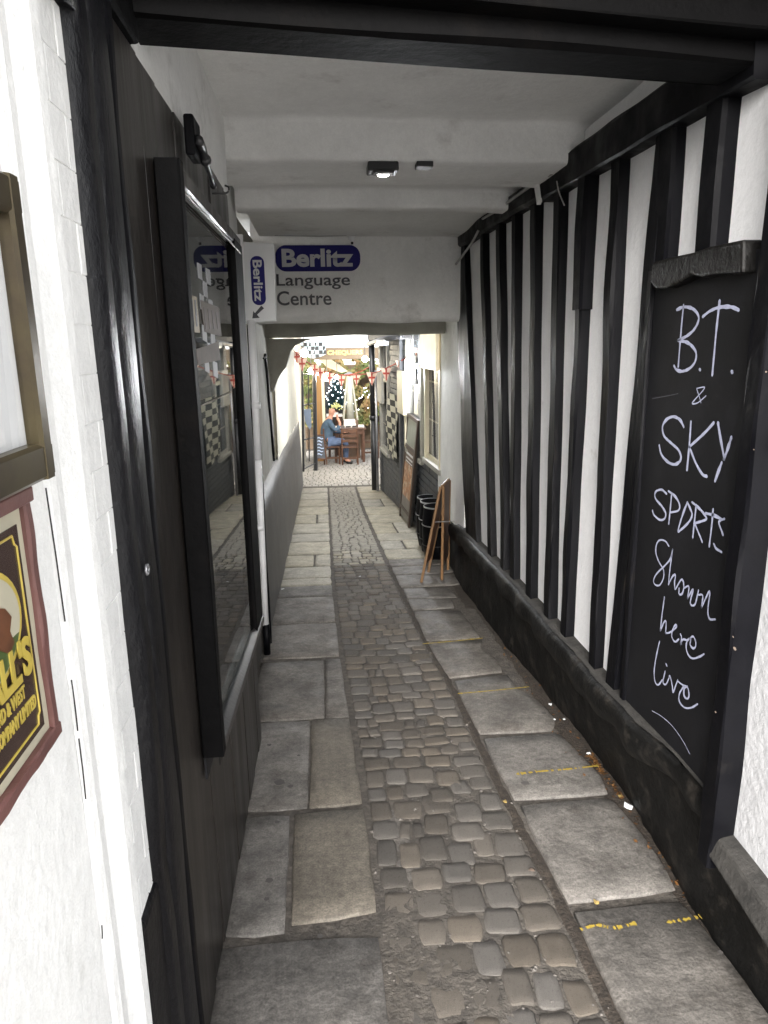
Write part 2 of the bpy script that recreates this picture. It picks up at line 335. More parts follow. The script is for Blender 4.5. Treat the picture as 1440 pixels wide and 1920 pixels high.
# mortar-rich patch among the near setts
pm = MB(); vs_ = []; fs = []
NXp, NYp = 22, 60
for j in range(NYp+1):
    y = .4+(2.15)*j/NYp
    xr = .40+.10*noise.noise(Vector((y*2.2, 3, 1)))-max(0, y-2.0)*.45
    for i in range(NXp+1):
        k = i/NXp; x = .135+(xr-.135)*k
        e = min(k*.5, 1-k, (j/NYp)*4, (1-j/NYp)*3)
        vs_.append((x, y, gz(y)-.012+min(.0085, e*.05)+noise.noise(Vector((x*30, y*30, 0)))*.0015))
for j in range(NYp):
    for i in range(NXp): a = j*(NXp+1)+i; fs.append((a, a+1, a+NXp+2, a+NXp+1))
pm.add(vs_, fs).build('mortar_patch', concrete_m, bed, smooth=True)

def slab(poly, top=.0, m=slab_m, th=.05, seed=0, jit=.0045):
    # irregular flagstone: edge points jittered, worn arris, gently dished top
    cx = sum(p[0] for p in poly)/len(poly); cy = sum(p[1] for p in poly)/len(poly)
    ring = []
    n = len(poly)
    for i in range(n):
        a, b_ = Vector((*poly[i], 0)), Vector((*poly[(i+1) % n], 0)); L_ = (b_-a).length; k = max(2, int(L_/.11))
        for j in range(k):
            p = a.lerp(b_, j/k)
            if j == 0: p = p+(Vector((cx, cy, 0))-p).normalized()*.007
            q = noise.noise(Vector((p.x*11+seed, p.y*11, seed*1.3)))*jit*2
            d = (Vector((cx, cy, 0))-p).normalized(); ring.append(p+d*q)
    c = Vector((cx, cy, 0)); b = MB(); N = len(ring); vs_ = []
    tilt = (random.uniform(-.004, .004), random.uniform(-.004, .004))
    def zt(p, dz): return gz(p.y)+top+.003+dz+(p.x-cx)*tilt[0]+(p.y-cy)*tilt[1]
    for p in ring: vs_.append((p.x, p.y, zt(p, -th)))
    for p in ring: vs_.append((p.x, p.y, zt(p, -.006)))
    for p in ring: q = p+(c-p).normalized()*.007; vs_.append((q.x, q.y, zt(q, 0)))
    for p in ring: q = p.lerp(c, .35); vs_.append((q.x, q.y, zt(q, noise.noise(Vector((q.x*5, q.y*5, seed)))*.003)))
    vs_.append((c.x, c.y, zt(c, -.001)))
    fs = []
    for r in range(3):
        for i in range(N): fs.append((r*N+i, r*N+(i+1) % N, (r+1)*N+(i+1) % N, (r+1)*N+i))
    for i in range(N): fs.append((3*N+i, 3*N+(i+1) % N, 4*N))
    b.add(vs_, fs); return b.build('paving_slab', m, bed, smooth=True)
def lerp_tab(t, y):
    if y <= t[0][0]: return t[0][1]
    for (a, va), (b_, vb) in zip(t, t[1:]):
        if y <= b_: return va+(vb-va)*(y-a)/(b_-a)
    return t[-1][1]
LB = [(1.2,.132),(2.45,.112),(4.2,.050),(5.9,.018),(11.5,.010)]
RB = [(1.2,.695),(1.9,.690),(2.5,.662),(3.5,.642),(4.56,.585),(6,.547),(9.4,.480),(11.8,.47)]
def lb(y): return lerp_tab(LB, y)
def rb(y): return lerp_tab(RB, y)
# left flags
WLn = lambda y: -.345 if y < 3.2 else -.42
leftY = [(.2,1.81),(1.84,2.47),(2.5,3.27),(3.285,4.08),(4.13,4.78),(4.80,5.44),(5.47,5.78),(5.80,6.02),(6.04,6.44),(6.47,6.93),(6.96,7.55),(7.58,8.02),(8.05,8.66),(8.69,9.3),(9.33,9.95),(9.98,10.6),(10.63,11.3),(11.33,11.95)]
for i, (a, b_) in enumerate(leftY):
    L0, L1 = WLn(a)-.02, WLn(b_)-.02
    if i == 1:
        slab([(L0,a),(-.178,a),(-.19,b_),(L1,b_)], 0, slab_m, seed=i); slab([(-.160,a+.03),(.112,a+.06),(.10,b_),(-.175,b_)], .002, tan_slab, seed=i+40); continue
    if i in (2, 3):
        s_ = -.12 if i == 2 else -.05
        slab([(L0,a),(s_-.004,a),(s_-.008,b_),(L1,b_)], -.001, slab_m, seed=i); slab([(s_+.004,a),(lb(a)-.012,a),(lb(b_)-.012,b_),(s_,b_)], .001, tan_slab if i==2 else slab_m, seed=i+40); continue
    m_ = daylit_slab if i >= 7 else slab_m
    if i in (9, 13):
        xm = -.15; slab([(L0,a),(xm-.01,a),(xm-.01,b_),(L1,b_)], 0, m_, seed=i); slab([(xm+.008,a),(lb(a)-.012,a),(lb(b_)-.012,b_),(xm+.008,b_)], 0, m_, seed=i+30); continue
    slab([(L0,a),(lb(a)-.012,a),(lb(b_)-.012,b_),(L1,b_)], 0, m_, seed=i)
# right flags
slab([(.73,.3),(1.12,.3),(1.11,1.60),(1.085,1.84),(.728,1.835)], .004, seed=71)
slab([(.728,1.87),(1.10,1.89),(1.125,2.12),(1.10,2.40),(1.07,2.43),(.718,2.42)], .004, seed=72)
slab([(.708,2.46),(1.10,2.455),(1.12,2.60),(1.07,2.97),(1.03,2.985),(.690,2.975)], .004, seed=73)
slab([(.690,3.02),(1.045,3.01),(1.10,3.12),(1.08,3.35),(1.01,3.50),(1.0,3.70),(.672,3.655)], .003, seed=74)
slab([(.662,3.70),(.985,3.745),(1.0,3.95),(.95,4.15),(.985,4.28),(.617,4.285)], .003, seed=75)
slab([(.617,4.32),(.985,4.33),(.96,4.92),(.61,4.955)], .003, seed=76)
slab([(.61,4.99),(.93,5.0),(.95,5.24),(.605,5.26)], .002, seed=77)
slab([(.605,5.29),(1.0,5.27),(.98,5.55),(.60,5.58)], .0, seed=78)
ry = [5.61,6.02,6.33,6.62,7.05,7.48,7.9,8.55,9.15,9.8,10.5,11.2,11.95]
for i in range(len(ry)-1):
    a, b_ = ry[i]+.012, ry[i+1]-.012; R_ = 1.14-.055*max(0, a-7.1); m_ = daylit_slab if i >= 3 else slab_m
    if i in (4, 6, 9):
        xm = .80; slab([(rb(a)+.03,a),(xm-.01,a),(xm-.02,b_),(rb(b_)+.03,b_)], 0, m_, seed=90+i); slab([(xm+.01,a),(R_,a),(R_,b_),(xm,b_)], .002, m_, seed=110+i)
    else: slab([(rb(a)+.03,a),(R_,a),(R_,b_),(rb(b_)+.03,b_)], 0, m_, seed=90+i)
# granite setts
def sett_mesh(i):
    rnd = random.Random(i); n = 12; vs_ = []; fs = []
    base = [(-.5,-.36),(-.5,0),(-.5,.36),(-.38,.5),(0,.5),(.38,.5),(.5,.36),(.5,0),(.5,-.36),(.38,-.5),(0,-.5),(-.38,-.5)]
    base = [(x*(1+rnd.uniform(-.10, .05)), y*(1+rnd.uniform(-.10, .05))) for x, y in base]
    def ring(s, z, jz=0):
        for x, y in base: vs_.append((x*s, y*s, z+rnd.uniform(-jz, jz)))
    ring(1.03, -.035); ring(1.01, -.0045, .001); ring(.93, -.0005, .0010); ring(.52, .0008, .0016); vs_.append((0, 0, .001+rnd.uniform(-.0015, .0015)))
    for r in range(3):
        for k in range(n): fs.append((r*n+k, (r+1)*n+k, (r+1)*n+(k+1) % n, r*n+(k+1) % n))
    for k in range(n): fs.append((3*n+k, 4*n, 3*n+(k+1) % n))
    me = D.meshes.new('cobblestone'); me.from_pydata(vs_, [], fs); me.materials.append(sett_m)
    for p in me.polygons: p.use_smooth = True
    return me
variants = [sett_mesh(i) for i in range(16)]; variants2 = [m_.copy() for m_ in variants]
for m_ in variants2: m_.materials[0] = daylit_sett
setts = []; y = 1.0; rown = 0
rnd = random.Random(21)
while y < 11.9:
    h = rnd.uniform(.105, .150) if y < 2.4 else rnd.uniform(.082, .135)
    L_, R_ = lb(y)+.012, rb(y)-.008; n = rnd.choice((5, 5, 5, 6, 4) if y > 2 else (5, 5, 6))
    ws = [rnd.uniform(.80, 1.22) for _ in range(n)]; sw = sum(ws); x = L_
    for k in range(n):
        wd = (R_-L_)*ws[k]/sw
        dy = noise.noise(Vector((k*2.1, y*1.1, 4)))*.07
        big = .96
        if rnd.random() < .05 and y > 2: 
            setts.append((x+wd*.27, y+h/2+dy, wd*.44, h*.8, rnd.uniform(-.2, .2))); setts.append((x+wd*.75, y+h/2+dy, wd*.42, h*.75, rnd.uniform(-.2, .2)))
        else:
            setts.append((x+wd/2, y+h/2+dy, wd*big*rnd.uniform(.93, 1.03), h*(big+.0)*rnd.uniform(.93, 1.03), rnd.uniform(-.06, .06)))
        x += wd
    y += h
stuff = MB()
for i, (x, y, a, b_, r) in enumerate(setts):
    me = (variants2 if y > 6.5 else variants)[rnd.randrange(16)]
    z = gz(y)+rnd.uniform(-.003, .001)
    if i < 300:
        o = D.objects.new('cobblestone', me); COL.objects.link(o); o.parent = bed
        o.location = (x, y, z); o.scale = (a, b_, 1); o.rotation_euler = (-.066, 0, r)
    else:
        mt = Matrix.Translation((x, y, z)) @ Matrix.Rotation(r, 4, 'Z') @ Matrix.Diagonal((a, b_, 1, 1))
        stuff.add([mt @ v.co for v in me.vertices], [tuple(p.vertices) for p in me.polygons])
stuff.build('cobblestone', daylit_sett, bed, kind='stuff', smooth=True)
# small chips wedged in the joints
ch = MB(); rc = random.Random(5)
for i in range(900):
    y = rc.uniform(1.3, 6.5); x = rc.uniform(lb(y), rb(y)+.03); s_ = rc.uniform(.004, .012)
    p = Vector((x, y, gz(y)-.006+rc.uniform(-.003, .003))); pts = [p+Vector((math.cos(a)*s_*rc.uniform(.6, 1), math.sin(a)*s_*rc.uniform(.6, 1), 0)) for a in (0, 1.3, 2.5, 3.8, 5.1)]
    ch.add(pts+[p+Vector((0, 0, s_*.5))], [(0,1,5),(1,2,5),(2,3,5),(3,4,5),(4,0,5)])
ch.build('joint_chippings', concrete_m, bed, kind='stuff')
dirt_m = mat('gutter_dirt', (.045,.034,.025), .95, noise_amt=.5, noise_scale=30, bump=1.0, bump_scale=80, grain=.4)
def dirt(f0, f1, y0, y1, lift, seed):
    b = MB(); vs_ = []; fs = []; N = int((y1-y0)/.03)
    for i in range(N+1):
        y = y0+(y1-y0)*i/N; a_ = f0(y)+noise.noise(Vector((y*9, seed, 0)))*.012; c_ = f1(y)+noise.noise(Vector((y*9, seed, 7)))*.012
        for k in range(4): x = a_+(c_-a_)*k/3; vs_.append((x, y, gz(y)-.004+(lift if k in (1, 2) else -.004)+noise.noise(Vector((x*30, y*30, seed)))*.002))
    for i in range(N):
        for k in range(3): a = i*4+k; fs.append((a, a+1, a+5, a+4))
    return b.add(vs_, fs).build('dirt_strip', dirt_m, bed, smooth=True)
dirt(lambda y: rb(y)-.008, lambda y: rb(y)+.042, 1.0, 6.4, .003, 2)
dirt(lambda y: 1.06 if y < 5 else 1.0, lambda y: 1.24, 1.1, 6.3, .005, 3)
# yellow survey lines sprayed across flags
def ymark(pts, wd, broken=0):
    b = MB(); P = catmull([floor_pt(*p) for p in pts], 40)
    for i in range(len(P)-1):
        if broken and noise.noise(Vector((i*.23, 3.3+pts[0][0], 1))) < broken-.25: continue
        a, c = P[i], P[i+1]; t = (c-a).normalized(); n_ = Vector((-t.y, t.x, 0)); wa = wd*(.35+1.5*abs(noise.noise(Vector((i*.35, pts[0][0], 0))))); wc = wd*(.35+1.5*abs(noise.noise(Vector((i*.35+.35, pts[0][0], 0)))))
        up = Vector((0, 0, .0145)); b.quad(a-n_*wa+up, c-n_*wc+up, c+n_*wc+up, a+n_*wa+up)
    return b.build('yellow_line', yellow_m, bed)
ymark([(792,1211),(850,1206),(905,1200)], .009)
ymark([(858,1305),(925,1299),(992,1292)], .008)
ymark([(968,1457),(1010,1452),(1070,1447),(1122,1441)], .011, .05)
ymark([(1088,1750),(1120,1742),(1150,1747),(1192,1738)], .011, .16)
ymark([(1250,1737),(1290,1730),(1332,1722)], .009, .1)
# dark gum / oil spots on the flags
sp = MB(); rs = random.Random(3)
for (px, py, r_) in [(525,1470,.022),(545,1478,.012),(505,1400,.010),(520,1545,.010),(505,1655,.013),(500,1690,.009),(985,1472,.016),(1020,1340,.012),(515,1500,.008),(600,1760,.009),(1240,1640,.008),(1215,1610,.007),(560,1420,.008),(1120,1580,.006),(1350,1790,.008)]:
    c = floor_pt(px, py)+Vector((0, 0, .0095)); n_ = 12; sp.add([c]+[c+Vector((math.cos(2*math.pi*k/n_)*r_*rs.uniform(.8, 1.2), math.sin(2*math.pi*k/n_)*r_*rs.uniform(.7, 1.1), 0)) for k in range(n_)], [(0, 1+k, 1+(k+1) % n_) for k in range(n_)])
sp.build('gum_spots', mat('gum_spot', (.07,.064,.06), .7), bed, kind='stuff')
# courtyard setts (rows receding; small in view)
yb = MB(); ry_ = random.Random(9); y = 12.22
while y < 19.5:
    x = -3.4+ry_.uniform(0, .1); h = .19
    while x < 3.6:
        wd = ry_.uniform(.10, .13)
        if -.9 < x < 2.0 or y > 14:
            z = gz(y+h/2)+ry_.uniform(-.003, .003); j = ry_.uniform(-.02, .02)
            p = [(x+.006, y+.008+j), (x+wd-.006, y+.008+j), (x+wd-.006, y+h-.008+j), (x+.006, y+h-.008+j)]
            q = [(x+.014, y+.018+j), (x+wd-.014, y+.018+j), (x+wd-.014, y+h-.018+j), (x+.014, y+h-.018+j)]
            yb.add([(a, b_, gz(b_)-.012) for a, b_ in p]+[(a, b_, gz(b_)) for a, b_ in q], [(0,1,5,4),(1,2,6,5),(2,3,7,6),(3,0,4,7),(4,5,6,7)])
        x += wd
    y += h
yb.build('yard_setts', yard_m, yard, kind='stuff')

# ================================================================== LEFT: white street wall
lw = thing('street_wall', 'bright white painted brick wall with moulded edge at far left foreground', 'wall', (-.5, .6, 0))
LZ = lambda y: gz(y)-.1
wall_sheet_x(-.352, .42, .90, LZ, 3.2, 12, 40, .3, .004, -1, 2).build('wall_face', white_out, lw, smooth=False)
# moulded architrave Y .905-1.055 : profile in (y, x), extruded up
prof = [(.905,-.356),(.912,-.349),(.93,-.347),(.945,-.352),(.965,-.353),(.985,-.347),(1.01,-.340),(1.04,-.340),(1.052,-.346),(1.055,-.372),(1.055,-.42),(.905,-.42)]
mbm = MB(); nz_ = 30; vs_ = []; fs = []
for j in range(nz_+1):
    z = -.2+3.4*j/nz_
    for (yy, xx) in prof: vs_.append((xx+noise.noise(Vector((yy*9, z*2, 5)))*.0015, yy+noise.noise(Vector((z*3, 1, 1)))*.002, z))
n_ = len(prof)
for j in range(nz_):
    for i in range(n_): fs.append((j*n_+i, j*n_+(i+1) % n_, (j+1)*n_+(i+1) % n_, (j+1)*n_+i))
fs += [tuple(range(n_)), tuple(range(nz_*n_, nz_*n_+n_))]
mbm.add(vs_, fs).build('moulding', white_out, lw, smooth=False)
for (p, q) in [((86,915),(122,1165)),((134,1275),(146,1370)),((148,1385),(161,1498)),((191,1735),(192,1760))]:
    a, c = onx(*p, -.3505), onx(*q, -.3505); MB().tube([a, a.lerp(c, .5)+Vector((0, .001, 0)), c], .0011, 5).build('crack', dark_m, lw)
# painted brick return behind the moulding
MB().box(-.65, -.3682, 1.056, 1.30, -.2, 3.1).build('brick_joint', white_out, lw)
rb_ = random.Random(4); z = -.12; k = 0
while z < 2.35:
    s_ = rb_.uniform(-.0015, .0015); y0 = 1.058; y1 = 1.185 if k % 2 else 1.13
    MB().box(-.45, -.3665+s_*.5, y0, y1-.0015, z+.0008, z+.0742).build('brick', white_out, lw, bevel=.001)
    MB().box(-.45, -.3665-s_*.5, y1+.0015, 1.26, z+.0008, z+.0742).build('brick', white_out, lw, bevel=.001)
    z += .075; k += 1
# brewery enamel sign
bs = thing('brewery_sign', 'brown enamel brewery sign with yellow letters and oval animal picture in maroon frame', 'sign', (-.345, .6, 1.17))
MB().box(-.3520, -.3440, .44, .835, 1.190, 1.462).build('panel', cream_en, bs)
MB().box(-.3440, -.3428, .45, .820, 1.203, 1.447).build('brown_field', brown_enamel, bs)
fr = MB()
fr.timber((-.345,.44,1.475),(-.345,.852,1.475), .022, .020, (1,0,0), 20, .0012, seed=1)
fr.build('frame', maroon_m, bs); fr = MB()
fr.timber((-.345,.44,1.180),(-.345,.852,1.180), .018, .018, (1,0,0), 26, .0022, seed=2, fr=18)
fr.build('frame', maroon_m, bs)
MB().timber((-.346,.8425,1.178),(-.346,.8425,1.478), .018, .017, (1,0,0), 24, .0014, seed=3, fr=14).build('frame', maroon_m, bs)
MB().tube([(-.3424,.46,1.438),(-.3424,.803,1.438),(-.3424,.806,1.428),(-.3424,.811,1.424),(-.3424,.811,1.225),(-.3424,.806,1.222),(-.3424,.803,1.212),(-.3424,.46,1.212)], .0014, 6).build('border', yellow_en, bs)
def disc_x(x, yc, zc, ry__, rz_, n=36, dx=.001):
    return MB().extr([(x, yc+math.cos(2*math.pi*k/n)*ry__, zc+math.sin(2*math.pi*k/n)*rz_) for k in range(n)], (dx, 0, 0))
disc_x(-.3428, .712, 1.358, .088, .064).build('oval', yellow_en, bs)
disc_x(-.3418, .712, 1.358, .081, .057).build('oval_picture', cream_en, bs)
MB().extr([(-.3408, .712+.079*math.cos(a), 1.358+.055*math.sin(a)) for a in [math.radians(t) for t in range(205, 336, 10)]], (.0008,0,0)).build('painted_meadow', green_en, bs)
MB().extr([(-.3400, .66, 1.345),(-.3400,.70,1.338),(-.3400,.735,1.335),(-.3400,.755,1.322),(-.3400,.768,1.330),(-.3400,.762,1.345),(-.3400,.770,1.358),(-.3400,.758,1.372),(-.3400,.738,1.380),(-.3400,.72,1.374),(-.3400,.70,1.366),(-.3400,.67,1.368)], (.0008,0,0)).build('painted_animal', fur_en, bs)
TX = lambda y, z, x=-.3426: frame_m((x, y, z), (0, 1, 0), (0, 0, 1))
def on_sign(s, size, y_end, z, m, bold, sx):
    o = text_obj(s, size, m, bs, TX(0, 0), bold=bold, depth=.0008, sx=sx)
    org = ORG[bs.name]; mxy = max(v.co.y for v in o.data.vertices)+org.y; 
    for v in o.data.vertices: v.co.y += y_end-mxy; v.co.z += z
    return o
o = on_sign("HALL'S", .058, .803, 1.283, yellow_en, .0022, .8)
for v in o.data.vertices: v.co.x += .003
on_sign("OXFORD & WEST", .021, .782, 1.259, yellow_en, .0007, .62)
on_sign("BREWERY COMPANY LIMITED", .021, .805, 1.236, yellow_en, .0007, .56)
for c_ in bs.children:
    for v in c_.data.vertices: v.co.y -= .032; v.co.z += .012
# menu case above
mc = thing('menu_case', 'bronze framed wall menu case with white papers above the brown brewery sign', 'menu case', (-.345, .7, 1.48))
MB().box(-.3515, -.3375, .44, .83, 1.51, 1.815).build('back_panel', paper_m, mc)
MB().timber((-.336,.44,1.5205),(-.336,.858,1.5205), .030, .042, (1,0,0), 8, .0004, seed=4).build('frame', bronze_m, mc)
MB().timber((-.336,.44,1.806),(-.336,.858,1.806), .030, .040, (1,0,0), 8, .0004, seed=5).build('frame', bronze_m, mc)
MB().timber((-.3355,.8435,1.500),(-.3355,.8435,1.826), .031, .028, (1,0,0), 8, .0004, seed=6).build('frame', bronze_m, mc)
MB().box(-.3370, -.3362, .45, .775, 1.548, 1.785).build('menu_sheet', mat('menu_sheet', (.80,.805,.81), .5, noise_amt=.02), mc)
for i in range(7):
    MB().box(-.3361, -.3357, .64, .758-.02*(i % 3), 1.56+i*.03, 1.562+i*.03).build('printed_line', signgrey_m, mc)
MB().box(-.3335, -.3325, .45, .835, 1.535, 1.79).build('glass_pane', glass_c, mc)
MB().tube([(-.342, .79, 2.4),(-.342, .795, 1.95),(-.342, .80, 1.826)], .004, 6).build('cable', iron_m, mc)

# ================================================================== LEFT: post, planks, display case
jp = thing('door_post', 'thick black glossy timber post at the left of the passage mouth', 'timber post', (-.40, 1.3, gz(1.3)))
MB().box(-.46, -.358, 1.10, 1.24, -.2, .63).build('base_block', black_lumpy, jp, bevel=.02, subs=3)
MB().timber((-.405,1.252,-.15),(-.405,1.252,2.35), .115, .085, (1,0,0), 60, .0035, ch=.22, seed=11, fr=5).build('post', black_lumpy, jp, smooth=True)
MB().timber((-.398,1.340,-.15),(-.398,1.340,2.3), .105, .11, (1,0,0), 40, .0022, ch=.12, seed=12, fr=3).build('rebate', black_lumpy, jp, smooth=True)
MB().timber((-.392,1.425,-.15),(-.392,1.425,2.25), .085, .065, (1,0,0), 40, .003, ch=.25, seed=13, fr=4).build('moulding', black_worn, jp, smooth=True)
c = onx(276,1068,-.338); MB().lathe((0,0,0), [(.004,0),(.0095,0),(.0095,.006),(.004,.006)], 14)
rg = MB(); n_ = 16
rg.tube([c+Vector((.0, math.cos(2*math.pi*k/n_)*.0085, math.sin(2*math.pi*k/n_)*.0085)) for k in range(n_+1)], .0028, 8)
rg.build('ring_fixing', mat('grey_metal', (.35,.35,.37), .35, metal=.6), jp, smooth=True)
pw = thing('plank_wall', 'dark brown vertical plank wall along the left side behind the display case', 'wall', (-.42, 2.3, gz(2.3)))
yy = 1.46; k = 0
for wd in [.19,.175,.20,.18,.19,.185,.20,.19,.14]:
    if yy >= 3.1: break
    MB().timber((-.375-(k % 2)*.003, yy+wd/2, -.3), (-.375-(k % 3)*.002, yy+wd/2, 2.222), .036, wd-.004, (1,0,0), 16, .0012, ch=.07, seed=20+k).build('plank', plank_m, pw); yy += wd; k += 1
MB().box(-.60, -.394, 1.45, 3.12, -.35, 2.22).build('backing', dark_m, pw)
# lower panel flush with the wall under the case, and white band over the planks
wb = thing('plaster_band', 'white plaster strip between left planks and passage ceiling', 'wall', (-.45, 2.3, 2.22))
wall_sheet_x(-.366, 1.66, 3.2, lambda y: 2.224, 2.56, 24, 6, .2, .006, -1, 3).build('plaster', plaster, wb, smooth=True)
# display case
dc = thing('display_case', 'tall black glazed notice case with chequered poster on left passage wall', 'display case', (-.34, 2.35, .4))
Y0, Y1, Z0, Z1 = 1.715, 2.985, .50, 2.045
MB().box(-.356, -.350, Y0+.02, Y1-.02, Z0, Z1-.02).build('back_board', board_m, dc)
MB().timber((-.328,Y0+.028,.575),(-.328,Y0+.028,Z1), .056, .050, (1,0,0), 20, .0012, seed=31, ch=.08).build('stile', header_m, dc, smooth=False)
MB().timber((-.330,Y1-.12,.47),(-.330,Y1-.12,Z1-.03), .050, .24, (1,0,0), 20, .001, seed=32, ch=.05).build('stile', header_m, dc)
MB().timber((-.333,Y0+.057,Z1-.022),(-.331,Y1-.02,Z1-.022), .048, .040, (1,0,0), 20, .001, seed=33, ch=.1).build('top_rail', plank_m, dc)
for i_ in range(3):
    MB().tube([(-.309+i_*.003, Y0+.06, Z1-.052-i_*.005), (-.309+i_*.003, Y1-.05, Z1-.052-i_*.005)], .0022, 6).build('brass_bead', brass_m, dc)
lg = MB(); lg.extr([(-.356,Y0+.05,.575),(-.300,Y0+.05,.575),(-.300,Y0+.05,.60),(-.345,Y0+.05,.64),(-.356,Y0+.05,.64)], (0, Y1-Y0-.05, -.13)); lg.build('bottom_rail', mat('dark_grey_gloss', (.035,.033,.034), .3, noise_amt=.3, bump=.15), dc, bevel=.002)
MB().box(-.3225, -.3195, Y0+.053, Y1-.24, Z0+.02, Z1-.045).build('glass_pane', glass_m, dc)
ckm = check_mat('poster_check', (.45,.45,.46), (.03,.03,.035), .085)
PX = -.3180
def pq(name, pts, m, dx=0.0):
    return MB().extr([onx(*p, PX+dx) for p in pts], (-.0012, 0, 0)).build(name, m, dc)
for r_ in range(7):
    for c_ in range(3):
        if (r_+c_) % 2: continue
        u0, v0 = 370+r_*2.2+c_*8, 492+r_*29+c_*5
        pq('check_square', [(u0,v0),(u0+8,v0+4.5),(u0+10,v0+34),(u0+2,v0+29)], mat('poster_white', (.20,.20,.205), .6))
pq('lettered_card', [(346,549),(369,557),(375,624),(353,622)], mat('cream_card', (.26,.22,.15), .6), .0006)
for k in range(4):
    x_ = 382+k*7.5; pq('card_letter', [(x_,576+k*3),(x_+3,577+k*3),(x_+6.5,617),(x_+3.6,617)], mat('dark_red_letter', (.05,.03,.025), .6), .0012)
for k in range(3):
    x_ = 352+k*6.4; pq('card_letter', [(x_,560+k),(x_+2.6,561+k),(x_+6.2,612),(x_+3.4,612)], signblk_m, .0012)
pq('lettered_card', [(376,562),(411,577),(416,632),(384,622)], mat('faded_pink_card', (.085,.066,.052), .7, noise_amt=.3, noise_scale=20), .0006)
pq('lettered_card', [(368,655),(410,640),(413,675),(372,684)], mat('faded_pink_card', (.085,.066,.052), .7), .0006)
MB().tube([onx(366,766,PX+.002), onx(434,735,PX+.002)], .0022, 6).build('glass_reflection', brass_m, dc)  # reflection across the glass, modelled as a thin brass rod
# lantern bracket, pipe and hook above the case
lb_ = thing('wall_box', 'black box with hanging curved pipe at top left under the ceiling', 'wall fixture', (-.31, 2.0, 2.1))
a = onx(345,208,-.30); b_ = onx(345,258,-.30); c = onx(385,262,-.30)
MB().box(-.345, -.318, 2.08, 2.19, 2.135, 2.235).build('housing', black_g, lb_, bevel=.006)
pts = [onx(372,262,-.31), onx(380,280,-.31), onx(385,300,-.31), onx(393,325,-.315), onx(400,348,-.32)]
MB().tube(catmull(pts, 4), [.013-.0004*i for i in range(17)], 10).build('pipe', iron_m, lb_, smooth=True)
MB().ball(pts[2], .017, 6).build('joint_knob', iron_m, lb_, smooth=True)
MB().ball(pts[4], .011, 6).build('joint_knob', iron_m, lb_, smooth=True)
h = onx(398,363,-.33)
MB().tube(catmull([h, h+Vector((.030,0,0)), h+Vector((.048,0,.004)), h+Vector((.052,0,.018)), h+Vector((.040,0,.024))], 4), .003, 6).build('hook', iron_m, label='small black iron hook on left wall below the curved pipe', cat='hook', base=h, smooth=True)

# ================================================================== LEFT beyond the case
w2 = thing('pipe_wall', 'white plaster wall strip behind the vertical white pipe at left', 'wall', (-.42, 3.7, gz(3.7)))
wall_sheet_x(-.468, 3.0, 4.42, lambda y: .78-(y-3)*.35, 2.56, 12, 20, .18, .005, -1, 7).build('plaster', plaster, w2, smooth=True)
wall_sheet_x(-.452, 3.1, 4.42, lambda y: gz(y)-.1, .80, 12, 8, .2, .004, -1, 8).build('dado', dado_m, w2, smooth=True)
wp = thing('white_pipe', 'thin vertical white pipe with black foot on the left passage wall', 'pipe', (-.40, 4.2, gz(4.2)))
MB().tube([ony(498,1172,4.15), ony(484,860,4.15)], .020, 12).build('lower_length', pvc_m, wp, smooth=True)
MB().tube([ony(484,862,4.15), ony(471,600,4.15)], .021, 12).build('upper_length', pvc_m, wp, smooth=True)
MB().tube([ony(499,1170,4.15), ony(501,1226,4.15)], .022, 12).build('black_foot', black_g, wp, smooth=True)
MB().tube([ony(480,755,4.15), ony(480.5,766,4.15)], .026, 12).build('pipe_clip', pvc_m, wp, smooth=True)
MB().tube([ony(487,985,4.15), ony(487.5,994,4.15)], .026, 12).build('pipe_clip', pvc_m, wp, smooth=True)
MB().timber(ony(461,1180,4.05), ony(447,440,4.05), .05, .03, (1,0,0), 20, .003, seed=41).build('trunking', pvc_m, wp)
w3 = thing('inner_left_wall', 'long left alley wall with grey dado and cream plaster running to the courtyard', 'wall', (-.5, 8, gz(8)))
wall_sheet_x(-.50, 4.42, 6.95, lambda y: .42, 2.4, 24, 16, .2, .006, -1, 9).build('tunnel_plaster', dull_plaster, w3, smooth=True)
wall_sheet_x(-.47, 6.95, 12.35, lambda y: .3, 2.4, 30, 16, .2, .006, -1, 10).build('alley_plaster', mat('cream_plaster', (.70,.67,.56), .8, noise_amt=.12, noise_scale=3, bump=.2), w3, smooth=True)
dd = MB(); vs_ = []; fs = []; NY, NZ = 50, 8
for i in range(NY+1):
    y = 4.42+7.93*i/NY; top = .56-.018*(y-4.4)-(.0 if y < 7.4 else .02*(y-7.4))
    for j in range(NZ+1):
        k = j/NZ; z = gz(y)-.05+(top-gz(y)+.05)*k; vs_.append((-.425-.030*k+noise.noise(Vector((y*2, z*2, 3)))*.008, y, z))
    vs_.append((-.52, y, top+.03))
for i in range(NY):
    for j in range(NZ+1): a = i*(NZ+2)+j; fs.append((a, a+1, a+NZ+3, a+NZ+2))
dd.add(vs_, fs).build('dado', dado_m, w3, smooth=True)
MB().box(-.9, -.53, 4.45, 12.3, -1, 2.38).build('core', dull_plaster, w3)
dj = thing('wall_slot', 'narrow dark timber door jamb on the left wall past the pipe', 'door frame', (-.49, 5.2, .5))
MB().timber(onx(514,862,-.485), onx(497,665,-.485), .02, .045, (1,0,0), 10, .003, seed=43).build('jamb', black_g, dj)
MB().tube([onx(494,672,-.47), onx(500,668,-.46)], .008, 6).build('bracket', iron_m, dj)
# dark post low at the wall corner
MB().timber((-.425,4.42,gz(4.4)),(-.425,4.42,1.75), .045, .03, (1,0,0), 16, .002, seed=45).build('corner_post', black_g, label='slim black corner post right behind the white pipe', cat='timber post', base=(-.42,4.42,gz(4.4)))

